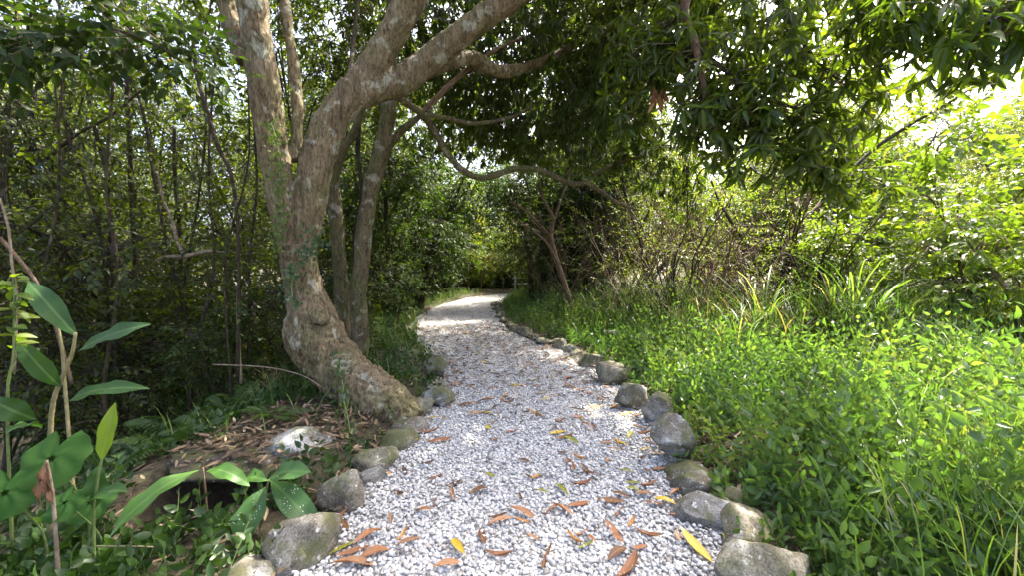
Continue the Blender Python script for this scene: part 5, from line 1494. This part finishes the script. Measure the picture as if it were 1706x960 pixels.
# low round-leaved cover in the near corner
x = RG.uniform(-2.9, -.95, 900); y = RG.uniform(1.1, 2.25, 900)
k = ((xl(y) - x) > .32) & ~((x > -2.42) & (x < -1.5) & (y > 1.98)) & (RG.uniform(0, 1, 900) < np.clip(.2 + .5 * (-x - 1.2), .12, 1))
x, y = x[k], y[k]; n = len(x)
mb = MB()
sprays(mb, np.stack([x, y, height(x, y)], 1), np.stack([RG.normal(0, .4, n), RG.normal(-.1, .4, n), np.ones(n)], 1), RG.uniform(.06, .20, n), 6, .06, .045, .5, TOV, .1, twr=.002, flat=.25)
tag(mb.build("corner_undergrowth", ['herb_dark', 'stem_green']), "small round-leaved herbs filling the near corner under the ginger", "undergrowth", None, "stuff")

# ------------------------------------------------------------------ fallen leaves on the gravel
def fallen_mesh(shape, mat, rnd):
    ar, cu, fo, tw = shape
    V, A, F = [], [], []
    ts = [0, .04, .12, .25, .4, .55, .7, .84, .94, 1.0]
    pr = [.03, .06, .38, .78, .97, 1.0, .84, .55, .24, .01]
    for t, p in zip(ts, pr):
        a = (t - .5) * ar
        cy_, cz = math.sin(a) / ar if abs(ar) > 1e-3 else t - .5, (1 - math.cos(a)) / ar if abs(ar) > 1e-3 else 0
        tt = tw * (t - .4)
        for u in (-1, 0, 1):
            hw = .125 * p * u
            dx, dz = hw * math.cos(fo * abs(u)), abs(hw) * math.sin(fo)
            V.append((dx * math.cos(tt) - dz * math.sin(tt) + cu * math.sin(t * 3), cy_, cz + dx * math.sin(tt) + dz * math.cos(tt)))
            A.append((rnd, u * .5 * p, t))
    for i in range(len(ts) - 1):
        for j in range(2):
            q = i * 3 + j
            F += [(q, q + 1, q + 4), (q, q + 4, q + 3)]
    V = np.array(V); V[:, 2] -= np.percentile(V[:, 2], 12)
    return tri_mesh("fallen_leaf", V, np.array(F), mat, np.array(A))
SHP = [(.7, .03, .5, .5), (1.5, -.04, .9, -.7), (-.8, .05, .4, .9), (.3, -.02, .25, .3), (2.3, .05, 1.1, 1.4), (-.4, .0, .75, -1.0)]
FL = {c: [fallen_mesh(s, c, .12 + .15 * i) for i, s in enumerate(SHP)] for c in ('fl_russet', 'fl_brown', 'fl_orange', 'fl_yellow', 'fl_green')}
word = {'fl_russet': 'russet', 'fl_brown': 'dark brown', 'fl_orange': 'orange', 'fl_yellow': 'yellow', 'fl_green': 'olive green'}
def fall(x, y, ln, ang, c, label=None, group=None, z=None, shape=None):
    o = obj("fallen_leaf", FL[c][int(RG.integers(0, 6)) if shape is None else shape])
    zb = .022 if z is None else z
    o.location = (x, y, zb)
    o.rotation_euler = (RG.normal(0, .12), RG.normal(0, .12), ang)
    ln *= RG.uniform(.8, 1.4)
    o.scale = (ln * RG.uniform(.8, 1.3), ln, ln * .9)
    zone = "nearest stretch of gravel" if y < 3 else ("middle stretch of gravel" if y < 6 else "far stretch of gravel")
    tag(o, label or f"curled {word[c]} fallen leaf on the {zone}", "fallen leaf", group or f"{word[c]} leaves on the {zone}")
    return o
r_, b_, o_, y_, g_ = 'fl_russet', 'fl_brown', 'fl_orange', 'fl_yellow', 'fl_green'
HL = [(716, 720, r_, .17, 110), (720, 737, r_, .16, 70), (735, 733, r_, .15, 100), (810, 667, r_, .17, 100), (845, 670, r_, .16, 80), (777, 677, b_, .15, 95), (895, 690, o_, .13, 10),
      (970, 652, r_, .16, 85), (965, 695, r_, .15, 95), (975, 710, r_, .13, 20), (992, 680, o_, .17, 100), (1065, 712, r_, .16, 75), (1075, 722, r_, .18, 95), (950, 775, r_, .19, 10), (965, 762, o_, .16, 30),
      (875, 770, b_, .13, 60), (882, 796, b_, .13, 35), (935, 816, g_, .14, 30), (902, 820, g_, .12, 60), (1035, 828, b_, .14, 40), (970, 805, r_, .15, 100), (982, 790, b_, .12, 80), (937, 850, r_, .15, 45), (965, 840, r_, .14, 110),
      (872, 857, r_, .16, 60), (830, 860, b_, .16, 105), (752, 825, r_, .17, 10), (725, 838, b_, .09, 0), (705, 852, r_, .12, 70), (800, 820, b_, .13, 120), (745, 942, r_, .16, 100), (830, 925, r_, .15, 90),
      (912, 932, b_, .14, 150), (672, 892, o_, .17, 160), (665, 822, b_, .16, 50), (650, 865, b_, .12, 30), (590, 920, r_, .2, 120), (530, 930, r_, .22, 130), (625, 925, r_, .17, 110), (615, 895, r_, .18, 140), (590, 942, b_, .17, 100),
      (560, 870, r_, .18, 150), (1045, 945, r_, .2, 140), (1030, 925, b_, .16, 120), (1025, 895, r_, .1, 170), (1082, 890, r_, .12, 60), (1090, 840, r_, .13, 70), (1080, 807, r_, .14, 110), (1130, 862, r_, .14, 80), (1130, 895, r_, .1, 0),
      (1010, 740, r_, .13, 100), (1065, 765, b_, .14, 95), (1020, 750, r_, .1, 60)]
for (px, py, c, ln, a) in HL:
    g = G(px, py, .02)
    fall(g[0], g[1], ln, R(a), c)
for (px, py, c, ln, a, lb) in [(912, 667, y_, .17, 95, "bright yellow leaf at the middle of the path, broadest yellow one there"), (812, 714, y_, .12, 20, "small yellow leaf on gravel level with the tree foot"), (930, 722, y_, .14, 115, "dull yellow leaf on gravel in the path's middle"),
      (1045, 692, y_, .15, 100, "yellow leaf close to the upright grey stones"), (1095, 730, y_, .16, 70, "yellow leaf touching the biggest herb-side stone"), (760, 912, y_, .19, 38, "narrow ochre leaf lying slantwise in the nearest gravel"),
      (565, 915, g_, .22, 130, "large olive and yellow leaf on the drift by the lower edging stones"), (1055, 805, g_, .13, 80, "olive leaf on gravel before the rounded olive stone"), (686, 775, g_, .07, 10, "tiny green leaf on gravel beside the edging stones"), (860, 642, y_, .15, 100, "ochre leaf lying across the path past the tree foot")]:
    g = G(px, py, .02)
    fall(g[0], g[1], ln, R(a), c, lb, "yellow and green leaves on the gravel")
for (px, py, Y, c, ln, a, lb) in [(1238, 888, 1.98, y_, .24, 100, "big yellow leaf resting on the dark mossy stone"), (1225, 918, 1.92, g_, .15, 20, "yellow-green leaf propped below the big yellow leaf"), (1160, 935, 1.92, y_, .20, 20, "yellow leaf with brown tip at the gravel edge near the bottom")]:
    p = P(px, py, Y)
    fall(p[0], p[1], ln, R(a), c, lb, "yellow leaves by the mossy stones", max(.03, p[2]), 3)
# the rest of the leaves lie thicker towards both edges and away down the path
cnt = 0
while cnt < 225:
    y = 1.9 + 11.5 * RG.uniform(0, 1) ** 1.45
    u = RG.uniform(0, 1)
    u = u if RG.uniform() < .62 else (RG.beta(1, 7) if RG.uniform() < .35 else 1 - RG.beta(1, 6))
    x = float(xl(y)) + .05 + u * float(xr(y) - xl(y) - .1)
    c = [r_, r_, r_, b_, b_, o_, r_, b_, g_, y_][int(RG.integers(0, 10))]
    fall(x, y, RG.uniform(.09, .17), RG.uniform(0, 6.28), c)
    cnt += 1
